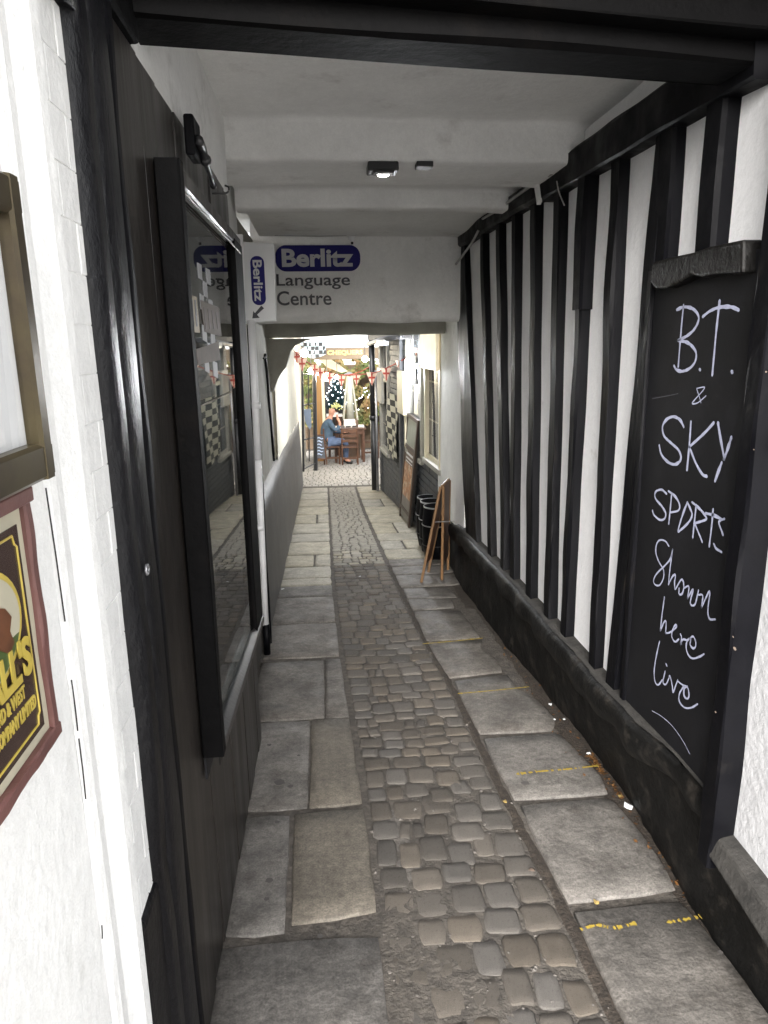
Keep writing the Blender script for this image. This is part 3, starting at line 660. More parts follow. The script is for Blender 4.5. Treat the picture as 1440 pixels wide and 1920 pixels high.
# ================================================================== CEILING
ce = D.objects.new('ceiling', None)
cp = [(1.55,2.60),(3.2,2.535),(3.2,2.375),(3.70,2.375),(3.74,2.455),(4.20,2.462),(4.20,2.362),(4.36,2.362),(4.37,2.44),(5.1,2.435),(5.76,2.425)]
def profile_sheet(pr, x0, x1, nx=24, amp=.005):
    b = MB(); rows = []
    for (a, za), (c, zc) in zip(pr, pr[1:]):
        L_ = math.hypot(c-a, zc-za); k = max(1, int(L_/.07))
        for j in range(k): rows.append((a+(c-a)*j/k, za+(zc-za)*j/k))
    rows.append(pr[-1]); vs_ = []; fs = []
    for (y, z) in rows:
        for i in range(nx+1):
            x = x0+(x1-x0)*i/nx; q = Vector((x*1.7, y*1.7, z)); e = max(0, (-.30-x))*.0
            vs_.append((x, y+noise.noise(q+Vector((9, 9, 9)))*amp*1.6, z+noise.noise(q)*amp*1.6-.03*max(0, (x-.9)/.2)**2*.3))
    for j in range(len(rows)-1):
        for i in range(nx): a = j*(nx+1)+i; fs.append((a, a+1, a+nx+2, a+nx+1))
    return b.add(vs_, fs)
ceil = profile_sheet(cp, -.45, 1.25).build('ceiling', ceil_m, kind='structure')
mod = ceil.modifiers.new('bevel', 'BEVEL'); mod.width = .02; mod.segments = 2; mod.limit_method = 'ANGLE'; mod.angle_limit = math.radians(50)
smooth_auto(ceil)
def crack(pts, m_, par, r_=.0012, seed=1):
    P_ = catmull(pts, 10); P_ = [p+Vector((noise.noise(Vector((i*.5, seed, 0)))*.012, noise.noise(Vector((i*.5, seed, 5)))*.012, 0)) for i, p in enumerate(P_)]
    return MB().tube(P_, r_, 4).build('crack', m_, par)
ck_m = mat('crack_dirt', (.20,.19,.18), .9)
for i_, (p, q) in enumerate([((440,398),(905,385)),((410,315),(1045,300)),((620,228),(640,226)),((790,222),(815,221))]):
    pass
MB().box(-4, 4, 1.96, 6.95, 2.62, 3.4).build('upper_storey', plaster, label='white upper storey of the old building spanning over the passage', cat='building', base=(0,4,2.6))
# spotlight and sensor
sl = thing('ceiling_light', 'small black ceiling spotlight with lit lens in the passage', 'ceiling light', (.13, 3.4, 2.37))
c = onx  # noqa
p = Vector(((717-605)/1330*3.4+.04, 3.45, 2.37)); p = (lambda d: Vector((0,0,EYE))+d*((2.352-EYE)/d.z))(_ray(717,320))
MB().box(p.x-.065, p.x+.065, p.y-.055, p.y+.055, p.z-.010, p.z+.026).build('housing', iron_m, sl, bevel=.006)
MB().box(p.x-.045, p.x+.045, p.y-.070, p.y-.03, p.z-.022, p.z-.0105).build('hood', iron_m, sl, bevel=.004)
MB().lathe((p.x+.005, p.y+.02, p.z-.016), [(.022,0),(.024,.0055)], 16).build('lens', spot_m, sl)
q = (lambda d: Vector((0,0,EYE))+d*((2.362-EYE)/d.z))(_ray(795,313))
MB().box(q.x-.035, q.x+.035, q.y-.035, q.y+.035, q.z-.006, q.z+.016).build('sensor_box', iron_m, label='small flat black sensor box beside the ceiling spotlight', cat='sensor', base=q, bevel=.003)
q = ony(660,447,5.70); cs = thing('ceiling_sensor', 'tiny white detector with dark lens where ceiling meets lettered wall', 'sensor', q)
MB().lathe(q+Vector((0,0,-.005)), [(.012,-.02),(.016,-.01),(.032,.006),(.034,.016)], 14).build('dome', pvc_m, cs, smooth=True)
MB().lathe(q+Vector((0,0,-.042)), [(.009,0),(.010,.018)], 10).build('lens', dark_m, cs)
MB().tube([ony(515,441,5.70), ony(600,443,5.70), ony(650,441,5.70)], .005, 6).build('cable', cable_m, cs)

# ================================================================== LETTERED WALL
bw = thing('cross_wall', 'white plaster wall over the inner passage opening carrying the blue lettered sign', 'wall', (.2, 5.85, 1.8))
rows = []; zb = 1.80
b = MB(); vs_ = []; fs = []
prf = [(6.02,1.84),(5.90,1.795),(5.82,1.79),(5.775,1.81),(5.757,1.85)]+[(5.752, 1.85+.62*k/10) for k in range(1, 11)]
NX = 40
for (y, z) in prf:
    for i in range(NX+1):
        x = -.52+1.63*i/NX; vs_.append((x, y+noise.noise(Vector((x*2, z*2, 1)))*.010, z+noise.noise(Vector((x*2.5, 7, 1)))*.016*(1 if z < 1.9 else 0)))
for j in range(len(prf)-1):
    for i in range(NX): a = j*(NX+1)+i; fs.append((a, a+1, a+NX+2, a+NX+1))
b.add(vs_, fs).build('plaster_face', plaster, bw, smooth=True)
MB().box(-.52, 1.11, 5.79, 6.1, 1.86, 2.6).build('core', plaster, bw)
wl = thing('wall_lettering', 'blue rounded badge and black letters painted on the white cross wall', 'sign', (0, 5.74, 1.9))
def rrect(w_, h_, r_, n=8):
    out = []
    for (cx, cy, a0) in ((w_/2-r_, h_/2-r_, 0), (-w_/2+r_, h_/2-r_, 90), (-w_/2+r_, -h_/2+r_, 180), (w_/2-r_, -h_/2+r_, 270)):
        for k in range(n+1): a = math.radians(a0+90*k/n); out.append((cx+r_*math.cos(a), cy+r_*math.sin(a)))
    return out
ly = 5.735
A = ony(515,460,ly); B = ony(676,508,ly); cxm, czm = (A.x+B.x)/2, (A.z+B.z)/2; bw_, bh_ = B.x-A.x, A.z-B.z
MB().extr([(cxm+x, ly, czm+z) for x, z in rrect(bw_, bh_, bh_*.42)], (0, .008, 0)).build('badge', blue_m, wl)
def fit_text(s, m, par, p0, p1, y, bold, dpt=.002):
    # fit text between two points (left-bottom, right-top) on plane Y=y
    o = text_obj(s, 1.0, m, par, Matrix.Identity(4), bold=bold/ max(.01, (p1[1]-p0[1])), depth=0)
    org = ORG[par.name]; vs2 = [v.co+org for v in o.data.vertices]
    x0, x1 = min(v.x for v in vs2), max(v.x for v in vs2); z0, z1 = min(v.y for v in vs2), max(v.y for v in vs2)
    for v, c_ in zip(o.data.vertices, vs2):
        v.co = Vector((p0[0]+(c_.x-x0)/(x1-x0)*(p1[0]-p0[0]), y, p0[1]+(c_.y-z0)/(z1-z0)*(p1[1]-p0[1])))-org
    return o
P = lambda px, py, y=ly: (lambda v: (v.x, v.z))(ony(px, py, y))
fit_text('Berlitz', signgrey_m, wl, P(529,501), P(662,466), ly-.003, .0045)
fit_text('Language', signblk_m, wl, P(519,543), P(656,513), ly, .0012)
fit_text('Centre', signblk_m, wl, P(520,573), P(621,545), ly, .0012)
for o_ in wl.children:
    pass
ps = thing('projecting_sign', 'white box sign with upright blue badge and down arrow hung at left', 'sign', (-.35, 4.4, 1.76))
sy = 4.30
A, B, C_, D_ = ony(443,452,sy), ony(515,456,sy), ony(518,602,sy), ony(452,607,sy)
MB().hexa([(D_.x,sy,D_.z),(C_.x,sy,C_.z),(C_.x,sy+.05,C_.z),(D_.x,sy+.05,D_.z),(A.x,sy,A.z),(B.x,sy,B.z),(B.x,sy+.05,B.z),(A.x,sy+.05,A.z)]).build('sign_box', signw_m, ps, bevel=.008, subs=3)
A, B = ony(470.5,480,sy-.004), ony(497,572,sy-.004)
cxm, czm = (A.x+B.x)/2, (A.z+B.z)/2
bd = MB().extr([(cxm+x, sy-.003, czm+z) for x, z in rrect(.078, A.z-B.z, .036)], (0, .004, 0)).build('badge', blue_m, ps)
o = text_obj('Berlitz', .085, signgrey_m, ps, Matrix.Identity(4), bold=.0022, depth=0)
org = ORG[ps.name]; vv = [v.co+org for v in o.data.vertices]; x0, x1 = min(v.x for v in vv), max(v.x for v in vv); z0, z1 = min(v.y for v in vv), max(v.y for v in vv)
for v, c_ in zip(o.data.vertices, vv):
    u = (c_.x-x0)/(x1-x0); t = (c_.y-z0)/(z1-z0)
    v.co = Vector((cxm-.026+t*.052, sy-.0045, czm+(A.z-B.z)*.42-u*(A.z-B.z)*.84))-org
ar = MB(); P2 = lambda px, py: ony(px, py, sy-.0035)
ar.extr([P2(490,573), P2(495,578), P2(482,590), P2(487,596), P2(473,597), P2(475,583), P2(478,587)], (0, .003, 0)); ar.build('arrow', signblk_m, ps)
# second, lower beam with haunch
b2 = thing('inner_beam', 'grey plastered downstand beam with rounded left haunch at the inner opening', 'beam', (.2, 6.8, 1.7))
bm_ = MB(); NX = 30; vs_ = []; fs = []
for i in range(NX+1):
    x = -.55+1.70*i/NX; zb = 1.690+.012*noise.noise(Vector((x*2, 1, 4)))+(x+.1)*.010
    for (y, z) in ((6.58, 2.2), (6.58, zb+.03), (6.60, zb+.008), (6.64, zb), (6.90, zb+.002), (6.90, 2.2)): vs_.append((x, y, z))
for i in range(NX):
    for j in range(5): a = i*6+j; fs.append((a, a+1, a+7, a+6))
bm_.add(vs_, fs).build('beam', dull_plaster, b2, smooth=True)
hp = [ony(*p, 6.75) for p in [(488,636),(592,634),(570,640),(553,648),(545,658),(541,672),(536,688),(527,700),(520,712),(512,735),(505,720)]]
MB().extr(hp, (0, .2, 0)).build('haunch', dull_plaster, b2)
MB().box(-.6, 1.15, 6.0, 6.6, 2.0, 2.1).build('soffit', dull_plaster, b2)

# ================================================================== RIGHT: timber framed wall
WX, FX = 1.13, 1.09
def sill_top(y): return lerp_tab([(1.5,.335),(1.97,.335),(2.31,.312),(2.64,.290),(3.2,.272),(4.1,.235),(5.3,.155),(5.9,.09)], y)
tw = thing('timber_framed_wall', 'black and white timber framed wall along the right of the passage', 'wall', (1.13, 3.5, gz(3.5)))
wall_sheet_x(WX, 1.70, 5.95, lambda y: sill_top(y)-.06, 2.5, 60, 30, .1, .004, 1, 12).build('plaster_panels', panel_m, tw, smooth=True)
def plate_bot(y): return lerp_tab([(1.9,2.245),(2.5,2.268),(3.5,2.28),(4.2,2.325),(5.7,2.35)], y)
studs = [((5.28,5.69),(5.49,5.90)),((4.72,4.81),(4.87,4.96)),((4.31,4.41),(4.43,4.53)),((4.035,4.12),(4.10,4.185)),((3.656,3.755),(3.72,3.81)),((3.31,3.40),(3.36,3.44)),((3.016,3.10),(3.0,3.075)),((2.685,2.75),(2.70,2.775)),((2.405,2.485),(2.365,2.441))]
for i, ((a, b_), (c_, d_)) in enumerate(studs):
    wd = ((b_-a)+(d_-c_))/2; y1 = (a+b_)/2; y2 = (c_+d_)/2; s_ = (y2-y1)/.75
    zb, zt = sill_top(y1)-.05, plate_bot(y2)+.04
    yb_, yt_ = y1+s_*(zb-1.12), y2+s_*(zt-1.88)
    if i == 6:
        MB().timber((1.12,y1,zb),(1.12,y1+.0,1.78), .075, .075, (1,0,0), 20, .0045, seed=60+i).build('stud', black_worn, tw)
        MB().timber((1.115,y2+.02,1.765),(1.115,y2+.02,zt), .080, .105, (1,0,0), 14, .003, seed=80+i).build('stud', black_g, tw)
        continue
    MB().timber((1.125,yb_,zb),(1.125,yt_,zt), .070, wd, (1,0,0), 30, .0045, ch=.05, seed=60+i, fr=2.2).build('stud', black_worn, tw)
# post right of the board, studs above the board
MB().timber((1.105,1.700,.15),(1.105,1.703,2.30), .094, .062, (1,0,0), 40, .005, ch=.1, seed=91, fr=3).build('corner_post', black_g, tw)
MB().timber((1.115,2.05,1.86),(1.115,2.05,2.30), .060, .10, (1,0,0), 10, .003, seed=92).build('stud', black_g, tw)
MB().timber((1.12,2.345,1.80),(1.12,2.345,2.30), .060, .10, (1,0,0), 10, .003, seed=93).build('stud', black_g, tw)
# head plate
MB().timber((1.115,1.85,2.325),(1.115,3.6,2.362), .10, .135, (1,0,0), 30, .005, seed=94, ch=.1).build('head_plate', black_g, tw)
MB().timber((1.115,3.58,2.365),(1.125,5.95,2.40), .10, .105, (1,0,0), 34, .006, seed=95, ch=.1).build('head_plate', black_g, tw)
MB().box(1.17, 1.3, 1.8, 6.9, 2.3, 2.7).build('wall_head', plaster, tw)
# carved rail over the board
rp = [onx(*p, 1.07) for p in [(1227,492),(1262,482),(1300,474),(1335,462),(1398,449),(1397,512),(1345,514),(1318,520),(1300,516),(1282,528),(1255,540),(1232,541),(1222,528)]]
cr = MB().extr([(1.062, v.y, v.z) for v in rp], (.06, 0, 0)).build('carved_rail', mat('burnt_carved_timber', (.005,.0045,.004), .5, spec=.25, noise_amt=.5, noise_scale=30, bump=.9, bump_scale=30), tw, bevel=.008)
# sill beam with dusty top
sb = MB(); N = 110; vs_ = []; fs = []
for i in range(N+1):
    y = 1.74+4.18*i/N; t = sill_top(y); q = noise.noise(Vector((y*3, 0, 2)))*.010+noise.noise(Vector((y*13, 4, 2)))*.006; r_ = noise.noise(Vector((y*5.3, 5, 2)))*.022
    tp_e = max(0, 2.2-y)*.11; dn = max(0, 2.2-y)*.09
    for (x, z) in ((1.16, t-.02), (1.085, t-.004), (min(1.10, 1.055+q+tp_e), t+q*.4), (min(1.10, 1.040+q+tp_e), t-.02), (min(1.10, 1.038+q+r_+tp_e), t-.07+dn*.6), (min(1.10, 1.048+r_+tp_e), t-.115+r_+dn), (1.10, t-.135+r_+dn), (1.16, t-.135)): vs_.append((x, y, z))
for i in range(N):
    for j in range(8): a = i*8; fs.append((a+j, a+(j+1) % 8, a+8+(j+1) % 8, a+8+j))
fs += [tuple(range(8)), tuple(range(N*8, N*8+8))]
so_ = sb.add(vs_, fs).build('sill_beam', plinth_m, tw, smooth=True)
ld = MB(); vs_ = []; fs = []
for i in range(N+1):
    y = 1.74+4.1*i/N; t = sill_top(y); q = noise.noise(Vector((y*3, 0, 2)))*.010
    vs_ += [(1.132, y, t+.010), (1.092+noise.noise(Vector((y*8, 1, 1)))*.006, y, t+.004), (min(1.088, 1.064+max(0, 2.2-y)*.11+q+abs(noise.noise(Vector((y*11, 3, 1))))*.014), y, t+.0015+q*.4)]
for i in range(N):
    for j in range(2): a = i*3+j; fs.append((a, a+1, a+4, a+3))
ld.add(vs_, fs).build('dusty_ledge', dust_m, tw, smooth=True)
# rough plinth
pb = MB(); N, K = 120, 9; vs_ = []; fs = []
for i in range(N+1):
    y = .9+6.2*i/N; t = (sill_top(y)-.10) if y < 5.6 else lerp_tab([(5.6,.02),(6.2,-.02),(7.1,-.02)], y)
    if y < 1.62: t = .215
    for j in range(K+1):
        k = j/K; z = gz(y)-.05+(t-gz(y)+.05)*k; n1 = noise.noise(Vector((y*3.5, z*5, 8))); n2 = noise.noise(Vector((y*12, z*6, 3)))
        rib = max(0, noise.noise(Vector((y*14, .3, 1))))*.018*(1 if 2.2 < y < 3.4 else .35)
        xb = lerp_tab([(1.4,1.11),(1.84,1.12),(2.3,1.185),(3.0,1.19),(3.65,1.145),(4.6,1.10),(5.5,1.075),(6.3,1.12)], y); x = xb+(1.115-xb)*k**.6+n1*.014+n2*.006-rib*(1-k)-(.03*(k**4) if y < 1.62 else 0)
        vs_.append((x, y, z))
for i in range(N):
    for j in range(K): a = i*(K+1)+j; fs.append((a, a+1, a+K+2, a+K+1))
pb.add(vs_, fs); pb.box(1.24, 1.3, .9, 7.0, -.6, .0); pb.build('plinth', plinth_m, tw, smooth=True)
# white pillar at the near right end of the wall
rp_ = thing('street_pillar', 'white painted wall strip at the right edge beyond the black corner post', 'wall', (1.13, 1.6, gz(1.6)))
wall_sheet_x(1.125, 1.30, 1.70, lambda y: .20, 2.9, 12, 40, .25, .004, 1, 15).build('plaster', mat('dimmed_white', (.52,.52,.53), .75, noise_amt=.12, noise_scale=5, bump=.5, bump_scale=30, col3=(.36,.36,.35), c3lo=.6, c3hi=.78, c3scale=5), rp_, smooth=True)  # white darkened to offset the strong sunlight on this strip
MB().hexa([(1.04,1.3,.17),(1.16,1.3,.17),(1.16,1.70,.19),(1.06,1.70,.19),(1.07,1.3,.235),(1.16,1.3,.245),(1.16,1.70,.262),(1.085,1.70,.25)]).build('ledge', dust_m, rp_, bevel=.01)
# end pillar of the tunnel (white, curved foot) 
ep = thing('tunnel_side_wall', 'white plaster side wall with curved foot just past the last black post', 'wall', (1.13, 6.4, gz(6.4)))
MB().extr([(1.116,5.62,.10),(1.116,5.9,.055),(1.116,6.3,.03),(1.116,6.6,.035),(1.116,6.98,.07),(1.116,6.98,1.8),(1.116,5.62,1.85)], (.05, 0, 0)).build('plaster', plaster, ep)
MB().box(1.118, 1.3, 6.9, 7.0, -.5, 3).build('end_face', plaster, ep)
# white cable + bracket under the ceiling at right
cb = thing('cable_run', 'thin pale cable looping along the right head plate', 'cable', (1.05, 4.6, 2.4))
pts = [onx(1035,325,1.055), onx(1000,345,1.055), onx(965,370,1.055), onx(935,392,1.055), onx(905,410,1.055)]
MB().tube(catmull(pts, 5), .008, 6).build('cable', cable_m, cb, smooth=True)
pts = [onx(897,432,1.06), onx(885,455,1.03), onx(868,478,1.03), onx(855,495,1.05)]
MB().tube(catmull(pts, 5), .009, 6).build('cable', cable_m, cb, smooth=True)
MB().timber(onx(1006,335,1.06), onx(1012,378,1.06), .02, .045, (1,0,0), 6, .002, seed=97).build('bracket', plaster, cb)
MB().tube(catmull([onx(1044,340,1.05), onx(1048,360,1.05), onx(1058,385,1.05)], 4), .003, 5).build('loose_wire', cable_m, cb)

# ================================================================== THE BOARD
bb = thing('chalkboard', 'large black board with hand-chalked sports notice on the right wall', 'notice board', (1.10, 2.15, .25))
BX = 1.098
MB().box(BX, 1.128, 1.77, 2.36, .26, 1.86).build('board', board_m, bb)
MB().timber((BX+.004, 2.375, .27),(BX+.004, 2.385, 1.86), .03, .035, (1,0,0), 16, .002, seed=98).build('edge_strip', black_worn, bb)
c3 = lambda x, y: (1190+x/5.76, 540+y/5.76)
c4 = lambda x, y: (1190+x/5.76, 860+y/5.76)
c5 = lambda x, y: (1150+x/4.966, 1150+y/4.966)
def strokes(name, conv, lines, wpx, m=chalk_m):
    for ln in lines:
        b = MB()
        P3 = catmull([onx(*conv(*p), BX-.0012) for p in ln], 5)
        W_ = wpx if not isinstance(wpx, dict) else wpx
        n = len(P3)
        for i in range(n-1):
            a, c_ = P3[i], P3[i+1]; t = (c_-a)
            if t.length < 1e-6: continue
            def nor(i_):
                tt = (P3[min(i_+1, n-1)]-P3[max(i_-1, 0)]).normalized(); return Vector((0, -tt.z, tt.y))
            na, nc = nor(i), nor(i+1)
            wa = wpx*(.72+.8*abs(noise.noise(a*30))); wc = wpx*(.72+.8*abs(noise.noise(c_*30)))
            off = Vector((-.0002*(i % 2), 0, 0))
            b.quad(a-na*wa, c_-nc*wc, c_+nc*wc, a+na*wa)
        for e in (P3[0], P3[-1]):
            b.add([e+Vector((-.0001, math.cos(k*math.pi/3)*wpx*.85, math.sin(k*math.pi/3)*wpx*.85)) for k in range(6)], [tuple(range(6))])
        b.build(name, m, bb)
strokes('chalk_lettering', c3, [[(528,185),(505,420),(470,850)], [(455,235),(530,205),(620,220),(680,280),(690,350),(640,450),(560,520),(465,565)], [(465,568),(560,585),(630,640),(665,710),(650,800),(590,870),(510,900),(450,880),(425,840)],
    [(700,878),(710,886)], [(918,135),(880,480),(838,940)], [(735,310),(820,245),(920,208),(1040,205),(1125,238)], [(1045,900),(1058,914)]], .0052)
strokes('chalk_lettering', c3, [[(668,1085),(700,1180),(716,1240)], [(668,1085),(750,1070),(735,1110),(650,1205),(622,1248),(680,1240),(770,1165)]], .0022)
strokes('chalk_lettering', c3, [[(530,1500),(490,1425),(420,1390),(345,1420),(300,1500),(320,1600),(400,1680),(470,1745),(500,1820),(485,1875),(430,1905),(360,1880),(290,1800),(265,1700)],
    [(608,1445),(590,1700),(565,1965)], [(855,1455),(740,1580),(590,1715)], [(590,1715),(660,1890),(730,2010),(780,2035)], [(900,1455),(930,1640),(965,1830),(962,1850)], [(1045,1610),(1010,1720),(965,1850)], [(940,1885),(905,1980),(868,2085)]], .0056)
strokes('chalk_lettering', c4, [[(345,380),(290,335),(225,360),(225,430),(290,510),(335,590),(320,650),(270,660),(210,610),(192,560)], [(400,380),(385,540),(368,705)], [(365,350),(440,410),(485,500),(470,560),(390,580)],
    [(570,470),(520,600),(470,770),(490,775),(580,690),(620,610),(600,540),(570,475)], [(665,500),(645,680),(628,850)], [(620,470),(700,540),(765,620),(765,660),(640,700)], [(650,705),(690,800),(730,900)], [(848,545),(830,740),(805,950)], [(765,590),(850,610),(935,650)],
    [(970,650),(920,670),(910,700),(935,770),(955,825)], [(855,920),(880,970),(940,1010)]], .0044)
strokes('chalk_lettering', c4, [[(370,945),(330,890),(270,880),(235,930),(230,1020),(260,1110),(310,1200),(310,1290),(270,1365),(220,1360),(205,1310),(240,1240),(330,1150),(385,1080),(410,975)], [(410,975),(380,1200),(365,1360)],
    [(370,1350),(410,1270),(440,1260),(430,1340),(435,1410)], [(440,1410),(500,1310),(525,1330),(530,1400),(510,1460),(480,1460),(480,1400)], [(530,1400),(585,1380),(570,1510)], [(570,1510),(630,1410),(600,1560),(650,1575),(690,1420)], [(690,1470),(735,1480),(720,1610)], [(720,1610),(810,1430),(790,1640),(810,1730),(870,1735)]], .0036)
strokes('chalk_lettering', c5, [[(476,-152),(455,0),(436,165)], [(436,165),(470,85),(490,75),(490,130),(485,185)], [(485,185),(520,180),(560,155),(590,120),(575,110),(550,160),(545,220),(575,265),(610,240)], [(625,195),(635,225),(625,300)], [(625,300),(645,245),(690,250)],
    [(690,255),(740,215),(765,260),(765,310),(740,325),(715,290),(720,235),(690,250),(678,320),(700,390),(740,420),(800,405),(845,378)]], .0036)
strokes('chalk_lettering', c5, [[(430,262),(400,400),(380,540),(390,640),(420,665),(455,620)], [(482,540),(462,640),(490,660),(520,600)], [(490,470),(500,490)], [(520,585),(530,590),(550,680),(556,735),(600,620)], [(600,625),(610,640),(650,670),(690,690),(705,760),(690,795),(660,770),(660,700),(690,680)],
    [(655,680),(615,750),(615,820),(660,875),(720,880),(785,845)]], .0036)
strokes('chalk_stroke', c5, [[(362,908),(450,960),(540,1040),(610,1130),(660,1210),(712,1310)]], .0014)
strokes('chalk_smear', c3, [[(190,1195),(300,1175),(380,1160),(470,1140)]], .0016, chalk2_m)
strokes('chalk_stroke', c4, [[(975,1340),(962,1460)]], .0016, chalk2_m)
fl_ = MB()
for (px, py, s_) in [(1376,1194,.004),(1379,1216,.008),(1343,1335,.004),(1438,697,.004),(1415,843,.003)]:
    p = onx(px, py, 1.0605); fl_.add([p+Vector((-.002, math.cos(k*1.05)*s_, math.sin(k*1.05)*s_*.6)) for k in range(6)], [tuple(range(6))])
fl_.build('paint_chips', mat('chipped_paint', (.45,.35,.28), .8), tw, kind='stuff')

# ================================================================== HEADER BEAM
hb = thing('header_beam', 'heavy black moulded timber beam across the top of the passage mouth', 'beam', (.4, 1.5, 2.2))
hd = Vector((1.60, .285, 0)).normalized()
def hpt(s, dy, z): return Vector((-.42, 1.59, z))+hd*s+Vector((0, dy, 0))
def hbeam(dy, w_, z0, z1, seed, jit=.006, s0=-.3, s1=2.4):
    return MB().timber(hpt(s0, dy, (z0+z1)/2), hpt(s1, dy, (z0+z1)/2+.034), w_, z1-z0, Vector((-hd.y, hd.x, 0)), 40, jit, ch=.05, seed=seed, fr=1.2)
hbeam(.08, .16, 2.268, 2.50, 101, .005).build('main_timber', header_m, hb)
hbeam(-.035, .07, 2.32, 2.40, 102, .002).build('lower_moulding', header_m, hb)
hbeam(-.075, .10, 2.395, 2.66, 103, .002).build('upper_moulding', header_m, hb)
MB().timber((-.42,1.16,2.13),(-.42,1.16,2.9), .16, .20, (1,0,0), 16, .008, ch=.25, seed=104).build('end_block', black_lumpy, hb, smooth=True)
MB().box(-.47, -.345, 1.36, 1.64, 2.232, 2.9).build('end_block', header_m, hb, bevel=.008)
fw = thing('facade_wall', 'white front wall with added shade overhang above the black header beam', 'wall', (0, 1.9, 2.6))
MB().box(-.28, 4, .75, 1.95, 2.80, 3.9).build('shade_overhang', white_out, fw)  # added unseen overhang, blocks the sky so the header stays dark
MB().hexa([(-.36,1.60,2.56),(1.2,1.87,2.54),(1.2,2.0,2.56),(-.36,2.0,2.60),(-.36,1.60,2.9),(1.2,1.87,2.9),(1.2,2.0,2.9),(-.36,2.0,2.9)]).build('lintel_fill', plaster, fw)
MB().box(1.28, 6, 1.75, 1.9, -.3, 2.79).build('side_facade', white_out, fw)

# ================================================================== RIGHT BEYOND: grey brick building
TH = math.atan(.055); CB = Vector((1.135, 7.0, 0)); ux = Vector((math.cos(TH), math.sin(TH), 0)); uy = Vector((-math.sin(TH), math.cos(TH), 0))
def wp_(s, d, z): return CB+uy*s+ux*d+Vector((0, 0, z))      # s along the wall, d into the wall (negative = towards alley)
def wbox(b, s0, s1, d0, d1, z0, z1): return b.hexa([wp_(s0,d0,z0),wp_(s1,d0,z0),wp_(s1,d1,z0),wp_(s0,d1,z0),wp_(s0,d0,z1),wp_(s1,d0,z1),wp_(s1,d1,z1),wp_(s0,d1,z1)])
def wall_px(px, py, d=0):   # photo pixel onto the brick wall plane
    r_ = _ray(px, py); o_ = Vector((0, 0, EYE)); q = CB+ux*d; t = (q-o_).dot(ux)/r_.dot(ux); v = o_+r_*t; return ((v-q).dot(uy), v.z)
gb = thing('grey_brick_building', 'grey painted brick building with sash windows along the right of the alley', 'building', wp_(2.3, 0, gz(9)))
wbox(MB(), .02, 4.6, .012, .30, -1.0, 2.2).build('wall_core', joint_m, gb)
W_ = []
s0, _ = wall_px(829,760); s1, _ = wall_px(801,760); W_.append((s0-.05, s1, wall_px(815,868)[1], 2.3))
s0, _ = wall_px(795,760); s1, _ = wall_px(766,760); W_.append((s0+.02, s1, wall_px(780,850)[1], 2.0))
s0, _ = wall_px(735,760); s1, _ = wall_px(718,760); W_.append((s0+.25, s1+.1, wall_px(725,845)[1], 1.75))
rbk = random.Random(8); placed = 0; rest = MB(); z = -.95; k = 0; bricks = []
while z < 2.1:
    s_ = .03-(.1125 if k % 2 else 0)
    while s_ < 4.58:
        a, c_ = max(s_, .03), min(s_+.215, 4.58)
        if c_-a > .04 and z > gz(7+s_)-.08 and not any(a < w1 and c_ > w0 and z+.065 > wz0 and z < wz1 for (w0, w1, wz0, wz1) in W_): bricks.append((a, c_, z))
        s_ += .225
    z += .075; k += 1
bricks.sort(key=lambda t: (t[0] > 2.6 or t[2] > 1.7, t[0]))
for i, (a, c_, z) in enumerate(bricks):
    e = rbk.uniform(-.002, .002); b = MB() if i < 290 else rest
    wbox(b, a, c_, -.006+e, .02, z, z+.062+.002)
    if i < 290: b.build('brick', brickgrey, gb)
rest.build('brick', brickgrey, gb, kind='stuff')
def sash(i, lit, ncol, m_back):
    s0, s1, z0, z1 = W_[i]
    wn = wbox(MB(), s0, s1, .055, .07, z0, z1).build('window', m_back, gb)
    fr = MB()
    wbox(fr, s0, s0+.05, -.035, .055, z0, z1); wbox(fr, s1-.05, s1, -.035, .055, z0, z1); wbox(fr, s0+.05, s1-.05, -.03, .055, z1-.05, z1); wbox(fr, s0+.05, s1-.05, -.01, .055, z0, z0+.05)
    fr.build('frame', cream_m if lit else mat('grey_cream_paint', (.35,.34,.30), .5, noise_amt=.2), wn)
    bars = MB(); zm = z0+(z1-z0)*.62
    for k in range(1, ncol): s_ = s0+.05+(s1-s0-.1)*k/ncol; wbox(bars, s_-.010, s_+.010, .015, .05, z0+.05, z1-.05)
    for zz in (z0+(zm-z0)*.36, z0+(zm-z0)*.70): wbox(bars, s0+.05, s1-.05, .012, .05, zz-.010, zz+.010)
    bars.build('glazing_bars', cream_m, wn)
    up = MB(); wbox(up, s0+.02, s1-.02, -.055, -.03, zm, z1); 
    wbox(MB(), s0+.03, s1-.03, -.05, -.012, zm-.03, zm+.02).build('meeting_rail', cream_m, wn)
    wbox(MB(), s0-.04, s1+.04, -.05, .01, z0-.055, z0).build('sill', mat('grey_cream_paint', (.35,.34,.30), .5), wn, bevel=.006)
    wbox(MB(), s0+.05, s1-.05, .004, .009, z0+.05, z1-.05).build('pane', glass_c, wn)
sash(0, True, 3, win_m); sash(1, False, 2, dark_m); sash(2, False, 2, dark_m)
